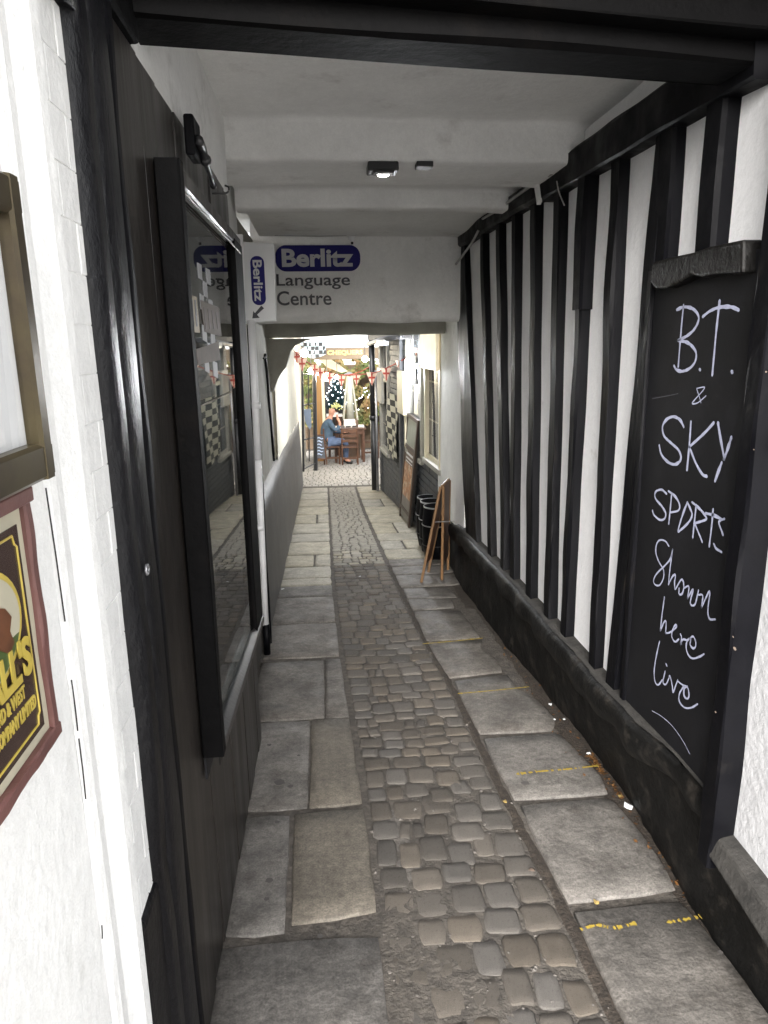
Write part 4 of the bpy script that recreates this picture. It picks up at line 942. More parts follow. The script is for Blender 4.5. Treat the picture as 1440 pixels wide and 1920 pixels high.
# projecting upper sashes / boxes
wbox(MB(), W_[0][0], W_[0][1]+.02, -.075, -.04, wall_px(815,692)[1], 1.80).build('open_casement', mat('cream_lit_paint', (.72,.66,.48), .5, emit=(1,.85,.6), estr=.12), gb, bevel=.01)  # paint given a weak glow in place of light on the casement
a = wall_px(769,700); b_ = wall_px(757,772)
wbox(MB(), a[0], b_[0]-.02, -.09, -.04, b_[1], a[1]+.02).build('blind_box', cream_m, gb, bevel=.01)
wbox(MB(), a[0]+.08, a[0]+.16, -.05, .0, W_[1][2], b_[1]).build('window_edge', cream_m, gb)
a = wall_px(724,690); b_ = wall_px(716,752)
wbox(MB(), a[0], b_[0]-.02, -.08, -.03, b_[1], a[1]).build('blind_box', mat('grey_cream_paint', (.35,.34,.30), .5), gb, bevel=.01)
wbox(MB(), 2.2, 2.32, -.045, .0, -.6, 1.7).build('corner_board', brickgrey, gb)
# eaves, gutter, dark roof
ev = MB(); wbox(ev, 1.6, 4.7, -.16, .1, 1.66, 1.74); ev.build('eaves_board', roof_m, gb, bevel=.01)
MB().tube([wp_(1.5,-.14,1.70), wp_(3.2,-.15,1.66), wp_(4.6,-.16,1.60)], .035, 8).build('gutter', iron_m, gb, smooth=True)
wbox(MB(), 2.6, 3.3, -.2, -.12, 1.58, 1.66).build('lead_flashing', mat('lead_grey', (.35,.37,.4), .4, metal=.4, noise_amt=.5), gb, bevel=.01)
MB().hexa([wp_(.02,-.02,2.21),wp_(4.7,-.02,2.21),wp_(4.7,1.4,2.9),wp_(.02,1.4,2.9),wp_(.02,-.02,2.26),wp_(4.7,-.02,2.26),wp_(4.7,1.4,3.0),wp_(.02,1.4,3.0)]).build('roof', roof_m, gb)
# downpipe
dp = thing('downpipe', 'black and grey downpipe on the far corner of the grey brick building', 'pipe', wp_(4.6,-.1,gz(11.6)))
MB().tube([wp_(4.52,-.10,gz(11.5)-.02), wp_(4.52,-.11,.4)], .055, 12).build('lower_pipe', iron_m, dp, smooth=True)
MB().tube([wp_(4.52,-.11,.4), wp_(4.52,-.12,1.72)], .048, 12).build('upper_pipe', iron_m, dp, smooth=True)
MB().tube([wp_(4.35,-.08,gz(11.5)), wp_(4.35,-.08,1.2)], .02, 8).build('side_pipe', mat('grey_metal', (.35,.35,.37), .35, metal=.6), dp, smooth=True)
MB().tube([wp_(4.52,-.11,.40), wp_(4.52,-.11,.47)], .064, 12).build('collar', iron_m, dp, smooth=True)
# bulkhead lamp
s_, zc = wall_px(768,694,-.07); bl = thing('bulkhead_lamp', 'brightly lit white upright bulkhead lamp on the grey brick wall', 'wall lamp', wp_(s_,-.07,zc))
MB().tube([wp_(s_,-.075,zc-.13), wp_(s_,-.075,zc-.11), wp_(s_,-.075,zc+.11), wp_(s_,-.075,zc+.13)], [.030,.045,.045,.030], 14).build('diffuser', lamp_w, bl, smooth=True)
wbox(MB(), s_-.05, s_+.05, -.045, .0, zc-.16, zc+.16).build('back_plate', pvc_m, bl, bevel=.01)
MB().tube(catmull([wp_(s_,-.03,zc+.16), wp_(s_+.02,-.03,zc+.25), wp_(s_-.02,-.03,zc+.34), wp_(s_,-.03,zc+.5)], 4), .009, 6).build('conduit', pvc_m, bl)
# hanging chequered banner
a = wall_px(745,742,-.03); b_ = wall_px(726,742,-.03)
bn = MB(); s0_, s1_ = a[0], b_[0]; zt = a[1]; zb0 = wall_px(742,866,-.03)[1]
vs_ = []; fs = []
NB = 20
for j in range(NB+1):
    for i in range(5):
        z = zt+(zb0-zt)*j/NB; s_ = s0_+(s1_-s0_)*i/4+noise.noise(Vector((z*4, 1, 1)))*.02; vs_.append(wp_(s_, -.035-.02*math.sin(i*1.4+z*5), z+(.0 if j < NB else .06*i/4)))
for j in range(NB):
    for i in range(4): a_ = j*5+i; fs.append((a_, a_+1, a_+6, a_+5))
bn.add(vs_, fs)
bno = bn.build('chequered_banner', check_mat('banner_check', (.50,.48,.38), (.010,.010,.010), .085, (0, .28, 1)), label='long hanging black and cream chequered banner on the grey brick wall', cat='banner', base=wp_(s0_,-.03,zb0)+Vector((0,0,0)))
# poster board leaning on the wall
pbd = thing('poster_board', 'tall framed food poster board leaning against the grey brick wall', 'sign board', floor_pt(765,975))
q = [floor_pt(756,966), floor_pt(774,990)]; tp = [wp_(wall_px(786,786)[0],-.03,0), wp_(wall_px(798,790)[0],-.03,0)]
q0, q1 = q; zt_ = wall_px(792,788)[1]
q0.x -= .04; q1.x -= .04; t0 = q0+Vector((.085, -.28, zt_-q0.z)); t1 = q1+Vector((.085, -.28, zt_-q1.z))
def pbq(u0, u1, v0, v1, off): 
    f = lambda u, v: (q0.lerp(q1, u)).lerp(t0.lerp(t1, u), v)
    nn = Vector((-.99, 0, .12))*off; return [f(u0,v0)+nn, f(u1,v0)+nn, f(u1,v1)+nn, f(u0,v1)+nn]
def pbs(u0, u1, v0, v1, off, th, nm, m): MB().hexa(pbq(u0,u1,v0,v1,off-th)+pbq(u0,u1,v0,v1,off)).build(nm, m, pbd)
pbs(0,1,.02,1,.0,.03,'back', dark_m)
for (u0,u1,v0,v1) in ((0,.08,0,1),(.92,1,0,1),(.08,.92,.10,.13),(.08,.92,.97,1),(.08,.92,.70,.73)): pbs(u0,u1,v0,v1,.018,.02,'frame', mat('dark_brown_frame', (.05,.03,.02), .5))
pbs(.08,.92,.03,.10,.008,.008,'foot_panel', mat('poster_grey', (.22,.21,.19), .6))
pbs(.08,.92,.13,.24,.008,.008,'poster_panel', mat('poster_grey', (.22,.21,.19), .6))
pbs(.08,.92,.24,.56,.008,.008,'food_picture', mat('food_print', (.50,.22,.09), .5, noise_amt=.7, noise_scale=14, col3=(.60,.50,.36), c3lo=.5, c3hi=.6, c3scale=12))
pbs(.08,.92,.56,.70,.008,.008,'poster_text_panel', mat('poster_brown', (.10,.06,.04), .5))
pbs(.2,.8,.60,.615,.010,.002,'text_line', signw_m); pbs(.2,.8,.64,.66,.010,.002,'text_line', signw_m); pbs(.2,.8,.57,.58,.010,.002,'text_line', signw_m)
pbs(.08,.92,.73,.97,.008,.008,'menu_panel', mat('menu_green_grey', (.24,.25,.20), .6))
# barrels
def barrel(y, x, lab):
    b_ = thing('barrel_planter', lab, 'barrel', (x, y, gz(y)), 'black barrels beside the passage wall')
    b = MB(); prof = [(.105,0),(.128,.12),(.137,.25),(.135,.36),(.122,.50),(.118,.525),(.108,.525),(.105,.47),(.01,.46)]
    b.lathe((x,y,gz(y)), prof, 24); b.build('body', black_g, b_, smooth=True)
    for (z, r_) in ((.515,.122),(.34,.138),(.14,.133)):
        MB().lathe((x,y,gz(y)+z), [(r_-.004,0),(r_+.001,.0),(r_+.001,.014 if z > .5 else .010),(r_-.004,.014 if z > .5 else .010)], 28, False).build('hoop', steel_m if z > .3 else iron_m, b_, smooth=False)
barrel(7.20, 1.055, 'black barrel farthest back of the row behind the wooden board')
barrel(6.93, 1.050, 'black barrel in the middle of the row behind the wooden board')
barrel(6.62, 1.040, 'black barrel nearest the wooden folding board')
# wooden A-board
ea = thing('folding_board', 'folded-out wooden pavement board standing edge-on beside the black barrels', 'A-board', (.9, 5.95, gz(5.9)))
ap = ony(826,913,5.75); ft = floor_pt(791,1094); f2 = Vector((1.03, 5.75, gz(5.75)))
ft = Vector((ft.x, 5.75, gz(5.75)))
RD = Vector((.10, .27, 0)); RN = RD.normalized()
def leaf(f, a_, thk, inner):
    nrm = (a_-f).cross(RN).normalized()*thk
    MB().timber(f, a_, .022, .022, RN, 8, .0008, seed=int(f.x*50)).build('leg', woodl_m, ea)
    MB().timber(f+RD, a_+RD, .022, .022, RN, 8, .0008, seed=int(f.x*70)).build('leg', woodl_m, ea)
    g = f.lerp(a_, .17); MB().hexa([g+nrm+RD*.03, g-nrm+RD*.03, g-nrm+RD*.97, g+nrm+RD*.97, a_+nrm+RD*.03, a_-nrm+RD*.03, a_-nrm+RD*.97, a_+nrm+RD*.97]).build('panel', wood_m if inner else mat('dark_stained_panel', (.05,.025,.015), .5), ea)
f2 = Vector((.965, 5.80, gz(5.80)))
leaf(ft, ap, .005, True); leaf(f2, ap+Vector((.024,0,0)), .005, False)
MB().tube([ap+Vector((0,.0,-.30))+Vector((-.07,0,0)), ap+Vector((.12,0,-.30))], .006, 6).build('stay_chain', steel_m, ea)
MB().tube([ap+Vector((.012,-.004,.005)), ap+RD*1.03+Vector((.012,0,.005))], .014, 8).build('hinge_rail', woodl_m, ea)

# ================================================================== COURTYARD
def cz(px, py, y): return ony(px, py, y)
# flag, sign beam
fg = MB(); y_ = 14.2; P4 = [ony(*p, y_) for p in [(562,641),(611,641),(609,668),(585,676),(572,662)]]
vs_ = []; fs = []; NX, NZ = 10, 6
for i in range(NX+1):
    for j in range(NZ+1):
        u, v = i/NX, j/NZ; px = 562+(611-562)*u+v*(5 if u < .5 else 0)*(1-u); py = 641+(672-641)*v*(.75+.25*math.sin(u*math.pi)); p = ony(px, py, y_); p.y += .05*math.sin(u*9+v*2); vs_.append(p)
for i in range(NX):
    for j in range(NZ): a = i*(NZ+1)+j; fs.append((a, a+1, a+NZ+2, a+NZ+1))
fg.add(vs_, fs).build('chequered_flag', check_mat('flag_check', (.22,.28,.33), (.006,.008,.012), .075), label='blue-grey and black chequered flag hanging at top left of the courtyard', cat='flag', base=P4[0], smooth=True)
cq = thing('name_beam', 'brown beam with gold capital letters hung across the courtyard entrance', 'sign', (.4, 14.5, 1.4))
a, b_ = ony(606,653,14.5), ony(700,672,14.5)
MB().box(a.x-.25, b_.x+.3, 14.5, 14.58, b_.z-.01, a.z+.01).build('beam', mat('brown_grey_beam', (.07,.05,.03), .6, noise_amt=.3), cq, bevel=.01)
fit_text('CHEQUERS', mat('gold_letters', (.55,.34,.10), .4), cq, P(614,667,14.49), P(680,656,14.49), 14.488, .004)
cn = thing('canopy', 'pale tilted canopy edge below the gold-lettered beam', 'canopy', (.2, 14.9, 1.0))
pp = [ony(*p, 14.9) for p in [(598,672),(618,673),(652,696),(640,699),(612,688)]]
MB().extr(pp, (0, .6, 0)).build('canvas', beige_m, cn)
# bunting
def pennant_string(nm, pts, pens, lab):
    t = thing(nm, lab, 'bunting', pts[0]); P3 = catmull(pts, 8)
    MB().tube(P3, .009, 5).build('string', red_m, t)
    for (px, py, y, s_) in pens:
        p = ony(px, py, y); hw = .085*s_; hh = .20*s_; tw_ = random.uniform(-.3, .3); dx = Vector((math.cos(tw_)*hw, math.sin(tw_)*hw, 0))
        b = MB(); b.add([p-dx, p+dx, p+Vector((0,0,-hh))], [(0,1,2)]); pe = b.build('pennant', mat('pennant_cloth', (.62,.46,.36), .8), t)
        f = Vector((0, -.004, 0))
        b = MB(); b.quad(p-dx*.16+f, p+dx*.16+f, p+dx*.10+f+Vector((0,0,-hh*.9)), p-dx*.10+f+Vector((0,0,-hh*.9)))
        b.quad(p-dx*.62+f*1.5+Vector((0,0,-hh*.32)), p+dx*.62+f*1.5+Vector((0,0,-hh*.32)), p+dx*.54+f*1.5+Vector((0,0,-hh*.46)), p-dx*.54+f*1.5+Vector((0,0,-hh*.46)))
        b.build('red_cross', red_m, pe)
pennant_string('bunting', [ony(545,652,11.8), ony(568,672,12.1), ony(600,694,12.5), ony(640,703,12.8), ony(670,699,12.6), ony(700,684,12.0)],
    [(556,660,12,1),(566,672,12.1,1.1),(590,684,12.3,1),(600,690,12.4,1),(618,700,12.6,1),(640,704,12.8,1),(668,702,12.6,1)], 'red string of cross pennants sagging across the courtyard mouth')
pennant_string('bunting', [ony(650,704,12.4), ony(697,700,11.2), ony(725,690,10.0), ony(760,672,9.0), ony(795,650,8.0)],
    [(697,698,11.2,1.05),(724,690,10.1,.95),(752,676,9.3,.9),(787,652,8.3,.95)], 'red string of cross pennants rising to the grey brick building at right')
# globe lamps
for (px, py, y, r_, lab) in [(583,696,13.4,.085,'white lit globe lamp at far left under the pennants'),(600,699,13.6,.075,'white lit globe lamp second from left under the pennants'),(613,707,13.8,.11,'largest white lit globe lamp left of the tall heater'),(570,662,13,.10,'white lit globe lamp beside the chequered flag'),(684,673,14,.075,'white lit globe lamp right below the gold-lettered beam'),(694,674,14.2,.045,'smallest lit globe lamp at the right below the gold-lettered beam'),(632,707,14,.055,'small lit globe lamp just left of the christmas tree top')]:
    p = ony(px, py, y); g = thing('globe_lamp', lab, 'lamp', p, 'lit globe lamps in the courtyard')
    r_ *= .72; MB().ball(p, r_, 8).build('globe', lamp_y, g, smooth=True); MB().tube([p+Vector((0,0,r_*.9)), p+Vector((0,0,r_+.25))], .008, 5).build('cord', iron_m, g)
# back wall, hedge
bwall = thing('courtyard_back_wall', 'brown timber back wall behind the courtyard planting', 'wall', (0, 20, gz(20)))
MB().box(-3.6, 4.0, 20.3, 20.5, -1.6, 1.0).build('boards', mat('brown_fence', (.10,.065,.035), .7, noise_amt=.4, noise_scale=6, stretch=(6,1,.3)), bwall)
for i in range(24): MB().box(-3.6+i*.31, -3.32+i*.31, 20.26, 20.3, -1.5, .98).build('board', mat('brown_fence', (.10,.065,.035), .7), bwall)
rb2 = thing('rear_backdrop', 'added white block standing in for bright sky behind the courtyard hedge', 'building', (0, 23, gz(22)))
MB().box(-5, 6, 22.6, 25, -1.6, 3.4).build('wall', white_out, rb2)  # added white backdrop that fills the bright gap above the courtyard
MB().hexa([(-5.2,22.3,3.4),(6.2,22.3,3.4),(6.2,25.3,3.4),(-5.2,25.3,3.4),(-5.2,23.7,4.6),(6.2,23.7,4.6),(6.2,23.9,4.6),(-5.2,23.9,4.6)]).build('roof', roof_m, rb2)
hg = thing('hedge', 'green and brown leafy climbing hedge filling the back of the courtyard', 'hedge', (.8, 19.5, gz(19.5)))
lf = MB(); rh = random.Random(12)
for i in range(9000):
    x = rh.uniform(-.6, 3.2); z = rh.uniform(-.6, 1.22); y = 19.6+noise.noise(Vector((x*1.5, z*1.5, 3)))*.5+rh.uniform(-.15, .3)
    if noise.noise(Vector((x*2.5, z*2.5, 9))) < -.32: continue
    s_ = rh.uniform(.03, .075); u = Vector((rh.uniform(-1,1), rh.uniform(-.4,.4), rh.uniform(-1,1))).normalized()*s_; v = u.cross(Vector((rh.uniform(-.5,.5), 1, rh.uniform(-.5,.5)))).normalized()*s_*.6; p = Vector((x,y,z))
    lf.quad(p-u, p-v, p+u, p+v)
lf.build('foliage', green_m, hg, kind='stuff')
for x in (-.2, .6, 1.3, 2.1): MB().tube([(x,19.9,gz(19.9)),(x+.1,19.8,0),(x-.05,19.75,.9)], [.05,.04,.02], 7).build('stem', wood_m, hg)
# christmas tree
xt = thing('christmas_tree', 'dark blue-green christmas tree with rows of white lights', 'tree', ony(627,760,18))
tb = MB(); top = ony(629,701,18); base = ony(627,762,18); rt = random.Random(2)
for i in range(1500):
    k = rt.random()**.7; z = top.z+(base.z-top.z)*k; r_ = .02+.34*k; a = rt.uniform(0, 6.28); p0 = Vector((top.x, 18, z)); d = Vector((math.cos(a)*r_, math.sin(a)*r_, -.08*k)); sd_ = Vector((-math.sin(a), math.cos(a), 0))*(.02+.03*k)
    tb.add([p0+d*.4+sd_, p0+d*.4-sd_, p0+d*rt.uniform(.8, 1.1)], [(0,1,2)])
tb.build('crown', fir_m, xt, kind='stuff')
MB().tube([(top.x,18,gz(18)),(top.x,18,top.z)], [.05,.01], 7).build('trunk', wood_m, xt)
lt = MB()
for i in range(46):
    k = (.08+.92*i/46); z = top.z+(base.z-top.z)*k; a = i*2.4; r_ = (.03+.34*k)*1.02; yy_ = 18-abs(math.sin(a))*r_; lt.ball((top.x+math.cos(a)*r_, yy_, z), .013, 3)
lt.build('fairy_lights', fairy_m, xt, kind='stuff')
fl2 = MB(); rf = random.Random(6)
for (px, py) in [(648,757),(655,753),(662,757),(668,750),(674,747),(680,741),(684,735),(683,728),(688,733),(692,740),(690,745),(672,768),(690,765),(659,768),(645,752),(686,727),(695,735),(678,745),(663,771),(652,748)]:
    p = ony(px, py, 18.6); fl2.ball(p, .012, 3)
fl2.build('fairy_lights', fairy_m, hg, kind='stuff')
# patio heater
ph = thing('patio_heater', 'tall tapered pyramid patio heater with glass tube in mid courtyard', 'patio heater', (.62, 17.4, gz(17.4)))
tp_ = ony(655,702,17.4); bp_ = ony(657,786,17.4); fz = gz(17.4)
def sq(c, r_, z): return [Vector((c.x-r_, c.y-r_, z)), Vector((c.x+r_, c.y-r_, z)), Vector((c.x+r_, c.y+r_, z)), Vector((c.x-r_, c.y+r_, z))]
c0 = Vector((bp_.x, 17.4, 0)); 
for sx_ in (-1, 1):
    for sy_ in (-1, 1): MB().tube([(c0.x+sx_*.17, 17.4+sy_*.17, bp_.z), (tp_.x+sx_*.045, 17.4+sy_*.045, tp_.z)], .022, 6).build('post', mat('cream_steel', (.55,.52,.42), .35, metal=.3), ph)
MB().tube([(c0.x,17.4,bp_.z),(tp_.x,17.4,tp_.z-.05)], [.10,.045], 12).build('glass_tube', mat('frosted_tube', (.5,.5,.42), .3), ph, smooth=True)
MB().hexa(sq(c0,.22,fz)+sq(c0,.18,bp_.z)).build('base_cabinet', mat('dark_cabinet', (.12,.07,.04), .5), ph, bevel=.01)
MB().hexa(sq(Vector((tp_.x,17.4,0)),.12,tp_.z)+sq(Vector((tp_.x,17.4,0)),.02,tp_.z+.06)).build('cap', steel_m, ph)
# brown curtain / door post at left and gate
cu = thing('wooden_screen', 'tall orange-brown timber screen with cream edge left of the seated man', 'screen', (-.15, 16.6, gz(16.6)))
a, b_ = ony(590,694,16.6), ony(607,815,16.6)
MB().box(a.x-.03, b_.x-.02, 16.6, 16.68, gz(16.6), a.z).build('panel', mat('orange_wood', (.33,.17,.05), .55, noise_amt=.3, noise_scale=5, stretch=(5,1,.3)), cu)
MB().box(b_.x-.018, b_.x+.05, 16.58, 16.66, -.3, a.z-.05).build('edge', cream_m, cu)
MB().box(b_.x+.055, b_.x+.55, 18.8, 18.9, -1.15, .75).build('dark_panel', dark_m, cu)
lw2 = thing('courtyard_left_wall', 'cream rendered courtyard wall behind the iron gate', 'wall', (-1.0, 15, gz(15)))
MB().box(-.62, -.50, 12.42, 17.5, -1.3, 2.2).build('render', mat('cream_plaster', (.70,.67,.56), .8), lw2)
MB().box(-3.6, -3.4, 17.5, 21, -1.6, 2.2).build('render', mat('cream_plaster', (.70,.67,.56), .8), lw2)
gt = thing('iron_gate', 'open black iron gate with braced bars at left of the courtyard', 'gate', (-.35, 13.2, gz(13.2)))
gA0, gA1 = ony(569,884,13.0), ony(566,648,13.0); gB0, gB1 = ony(592,882,13.5), ony(589,690,13.5)
MB().tube([gA0, gA1], .022, 8).build('post', iron_m, gt); MB().tube([gB0, gB1], .040, 8).build('post', iron_m, gt)
for (pa, pb_) in [((567,760),(590,756)),((568,825),(591,820)),((567,702),(588,701)),((569,880),(592,868))]:
    MB().tube([ony(*pa,13.0), ony(*pb_,13.5)], .013, 6).build('rail', iron_m, gt)
MB().tube([ony(578,690,13.2), ony(580,865,13.2)], .012, 6).build('bar', iron_m, gt)
jk = MB(); pj = [ony(*p, 13.15) for p in [(569,768),(583,767),(584,800),(581,806),(577,800),(572,790)]]; jk.extr(pj, (0,.03,0)).build('hanging_cloth', grey_cloth, label='blue-grey cloth hanging on the iron gate', cat='cloth', base=pj[0])
# little chalk A-board
ab = thing('menu_board', 'small black chalk menu board on legs in front of the seated man', 'A-board', floor_pt(600,875))
yb0 = 15.2
Q = lambda px, py: ony(px, py, yb0)
MB().extr([Q(590,817), Q(607,817), Q(612,860), Q(592,860)], (0,.02,0)).build('board', mat('slate_face', (.08,.09,.11), .6), ab)
for (p, q_) in (((607,816),(613,871)),((590,816),(593,868)),((590,816),(608,816)),((592,860),(612,861))): MB().tube([Q(*p), Q(*q_)], .016, 6).build('frame', wood_m, ab)
tl_ = MB()
for k, yy_ in enumerate([822,828,834,840,846,852]): 
    b = MB().tube([Q(593+.1*k,yy_)+Vector((0,-.012,0)), Q(598,yy_-1.5)+Vector((0,-.012,0)), Q(603,yy_+1)+Vector((0,-.012,0)), Q(606+k*.4-(k % 3)*2,yy_)+Vector((0,-.012,0))], .011, 5); tl_.add(b.v, b.f)
tl_.build('chalk_lines', mat('pale_chalk', (.45,.55,.75), .8), ab)
# table, chairs
fz = gz(16.4)
tbt = thing('pub_table', 'dark brown wooden table with white tableware in the courtyard', 'table', (.55, 16.4, fz))
ta, tb_ = ony(624,804,16.1), ony(686,801,16.1); tz = ta.z
MB().box(ta.x, tb_.x, 16.1, 16.75, tz-.035, tz).build('tabletop', wood_m, tbt, bevel=.005)
MB().box(ta.x+.04, tb_.x-.04, 16.14, 16.17, tz-.14, tz-.036).build('apron', wood_m, tbt)
for x in (ta.x+.06, tb_.x-.06):
    for y in (16.16, 16.69): MB().timber((x,y,gz(y)),(x,y,tz-.036), .06, .06, (1,0,0), 3, .001, seed=3).build('leg', wood_m, tbt)
def item(nm, lab, cat, px, py, w_, h_, m, y=16.3):
    p = ony(px, py, y); p.z = tz; b = MB().hexa([p+Vector((-w_/2,-.06,.002)),p+Vector((w_/2,-.06,.002)),p+Vector((w_/2,.08,.002)),p+Vector((-w_/2,.08,.002)),p+Vector((-w_*.42,-.04,h_)),p+Vector((w_*.42,-.04,h_)),p+Vector((w_*.42,.06,h_)),p+Vector((-w_*.42,.06,h_))])
    return b.build(nm, m, label=lab, cat=cat, base=p, bevel=.008)
lapt = ony(656,800,16.45)
lp = thing('white_case', 'white open laptop-like case standing on the middle of the brown table', 'laptop', Vector((lapt.x,16.45,tz)))
MB().box(lapt.x-.14, lapt.x+.14, 16.36, 16.56, tz+.002, tz+.02).build('base', iron_m, lp)
MB().hexa([Vector((lapt.x-.14,16.5,tz+.02)),Vector((lapt.x+.14,16.5,tz+.02)),Vector((lapt.x+.14,16.52,tz+.02)),Vector((lapt.x-.14,16.52,tz+.02)),Vector((lapt.x-.12,16.54,tz+.16)),Vector((lapt.x+.12,16.54,tz+.16)),Vector((lapt.x+.12,16.56,tz+.16)),Vector((lapt.x-.12,16.56,tz+.16))]).build('lid', cloth_w, lp)
item('plate', 'white dish at the right end of the brown table', 'dish', 677, 800, .14, .05, cloth_w)
item('napkin', 'white folded napkin at the left end of the brown table', 'napkin', 633, 802, .16, .035, cloth_w, 16.2)
for i, (px, lb3) in enumerate([(647,'leftmost small glass in the row on the brown table edge'),(653,'second small glass from the left on the brown table edge'),(659,'third small glass from the left on the brown table edge'),(665,'rightmost small glass in the row on the brown table edge')]):
    p = ony(px, 803, 16.16); p.z = tz
    MB().lathe(p, [(.014,.002),(.010,.03),(.022,.05),(.020,.075)], 8).build('wine_glass', glass_c if i % 2 else cloth_w, label=lb3, cat='glass', group='glasses on the brown table', base=p, smooth=True)
def chair(px, py, y, face, lab):
    p = floor_pt(px, py); p = Vector((p.x, y, gz(y))); t = thing('wooden_chair', lab, 'chair', p, 'brown wooden courtyard chairs'); 
    sh, hh, s_ = .42, .82, .19
    MB().box(p.x-s_, p.x+s_, y-s_, y+s_, p.z+sh-.03, p.z+sh).build('seat', wood_m, t)
    for sx_ in (-1, 1):
        for sy_ in (-1, 1):
            back = (face == 'N' and sy_ < 0) or (face == 'E' and sx_ < 0)
            MB().tube([(p.x+sx_*(s_-.02), y+sy_*(s_-.02), p.z), (p.x+sx_*(s_-.02), y+sy_*(s_-.02), p.z+(hh if back else sh-.03))], .02, 6).build('leg', wood_m, t)
    for z in (.55, .66, .77):
        if face == 'N': MB().box(p.x-s_, p.x+s_, y-s_+.01, y-s_+.03, p.z+z-.03, p.z+z+.03).build('back_slat', wood_m, t)
        else: MB().box(p.x-s_+.01, p.x-s_+.03, y-s_, y+s_, p.z+z-.03, p.z+z+.03).build('back_slat', wood_m, t)
    MB().box(p.x-s_+.02, p.x+s_-.02, y-s_+.01, y-s_+.03, p.z+.14, p.z+.18).build('stretcher', wood_m, t)
chair(657, 872, 15.75, 'N', 'brown wooden chair drawn up to the front of the table, back to the alley')
chair(623, 872, 15.95, 'E', 'brown wooden chair the seated man is sitting on')
chair(690, 850, 17.1, 'E', 'brown wooden chair behind the right end of the table')
t2 = thing('rear_table', 'second brown table with flowers behind the seated man', 'table', (.3,17.6,gz(17.6)))
a = ony(612,778,17.6); b_ = ony(642,778,17.6)
MB().box(a.x, b_.x, 17.4, 17.9, a.z-.03, a.z).build('tabletop', cloth_w, t2)
for x in (a.x+.05, b_.x-.05): MB().box(x-.03, x+.03, 17.5, 17.56, gz(17.6), a.z-.03).build('leg', wood_m, t2)
fo = thing('flower_bowl', 'pale yellow-green flowers on the rear table beside the man\'s head', 'flowers', ony(628,776,17.5))
fb = MB(); rfb = random.Random(4); cfl = ony(629,762,17.5)
for i in range(60): fb.ball(cfl+Vector((rfb.gauss(0,.07), rfb.gauss(0,.04), rfb.gauss(0,.04))), .018, 3)
fb.build('blooms', mat('pale_yellow_bloom', (.70,.70,.30), .7), fo); MB().lathe(Vector((cfl.x,17.5,a.z)), [(.05,.001),(.07,.06),(.065,.06)], 10).build('bowl', cloth_w, fo)

# ------------------------------------------------------------------ the seated person (side on, facing right, chin on hand)
chr_x = ony(613,800,15.95).x
def skin_body(name, nodes, edges, m, parent, sub=2, org=None):
    me = D.meshes.new(name); O = ORG[parent.name]
    me.from_pydata([Vector(p)-O for p, r_ in nodes], edges, []); o = D.objects.new(name, me); COL.objects.link(o); o.parent = parent; ORG[o.name] = O
    sk = o.modifiers.new('skin', 'SKIN'); sk.use_smooth_shade = True
    for i, (p, r_) in enumerate(nodes): me.skin_vertices[0].data[i].radius = (r_, r_) if not isinstance(r_, tuple) else r_
    me.skin_vertices[0].data[0].use_root = True
    ss = o.modifiers.new('subdiv', 'SUBSURF'); ss.levels = sub; ss.render_levels = sub
    me.materials.append(m); return o
bx, by, bz = chr_x+.0, 15.95, gz(15.95)
pn = thing('person', 'bald man in slate blue jumper sitting at the brown table, chin on hand', 'person', (bx, by, bz))
V = lambda x, y, z: (bx+x, by+y, bz+z)
# continuous body (skin)
body = [(V(0,0,.50),.11),(V(-.02,0,.66),.105),(V(.0,0,.84),.11),(V(.05,0,.98),.08),(V(.085,0,1.06),.045),(V(.11,0,1.12),.06),(V(.125,0,1.19),.085),(V(.12,0,1.25),.06),
 (V(.05,-.15,.95),.062),(V(.20,-.17,.76),.046),(V(.30,-.10,.90),.032),(V(.23,-.03,1.06),.034),
 (V(.05,.15,.95),.062),(V(.16,.17,.72),.046),(V(.40,.14,.70),.034),(V(.47,.12,.71),.03),
 (V(.10,-.09,.50),.085),(V(.42,-.10,.50),.062),(V(.40,-.10,.10),.045),(V(.52,-.10,.04),.038),
 (V(.10,.09,.50),.085),(V(.40,.10,.50),.062),(V(.34,.10,.10),.045),(V(.46,.10,.04),.038)]
edg = [(0,1),(1,2),(2,3),(3,4),(4,5),(5,6),(6,7),(3,8),(8,9),(9,10),(10,11),(3,12),(12,13),(13,14),(14,15),(0,16),(16,17),(17,18),(18,19),(0,20),(20,21),(21,22),(22,23)]
skin_body('body', body, edg, skin_m, pn)
g = lambda i, s_=1.16: (body[i][0], body[i][1]*s_)
skin_body('jumper', [(V(0,0,.52),.155),(V(-.02,0,.68),.150),(V(0,0,.84),.15),g(3,1.2),(V(.072,0,1.03),.055),g(8),g(9),(V(.29,-.11,.885),.042),g(12),g(13),(V(.35,.145,.703),.042)], [(0,1),(1,2),(2,3),(3,4),(3,5),(5,6),(6,7),(3,8),(8,9),(9,10)], shirt_m, pn)
skin_body('jeans', [g(0,1.17),g(16),g(17),(body[18][0],.055),g(20),g(21),(body[22][0],.055)], [(0,1),(1,2),(2,3),(0,4),(4,5),(5,6)], jeans_m, pn)
skin_body('shoe', [(V(.40,-.10,.06),.05),(V(.50,-.10,.04),.045),(V(.56,-.10,.035),.035)], [(0,1),(1,2)], dark_m, pn, 1)
skin_body('shoe', [(V(.34,.10,.06),.05),(V(.44,.10,.04),.045),(V(.50,.10,.035),.035)], [(0,1),(1,2)], dark_m, pn, 1)
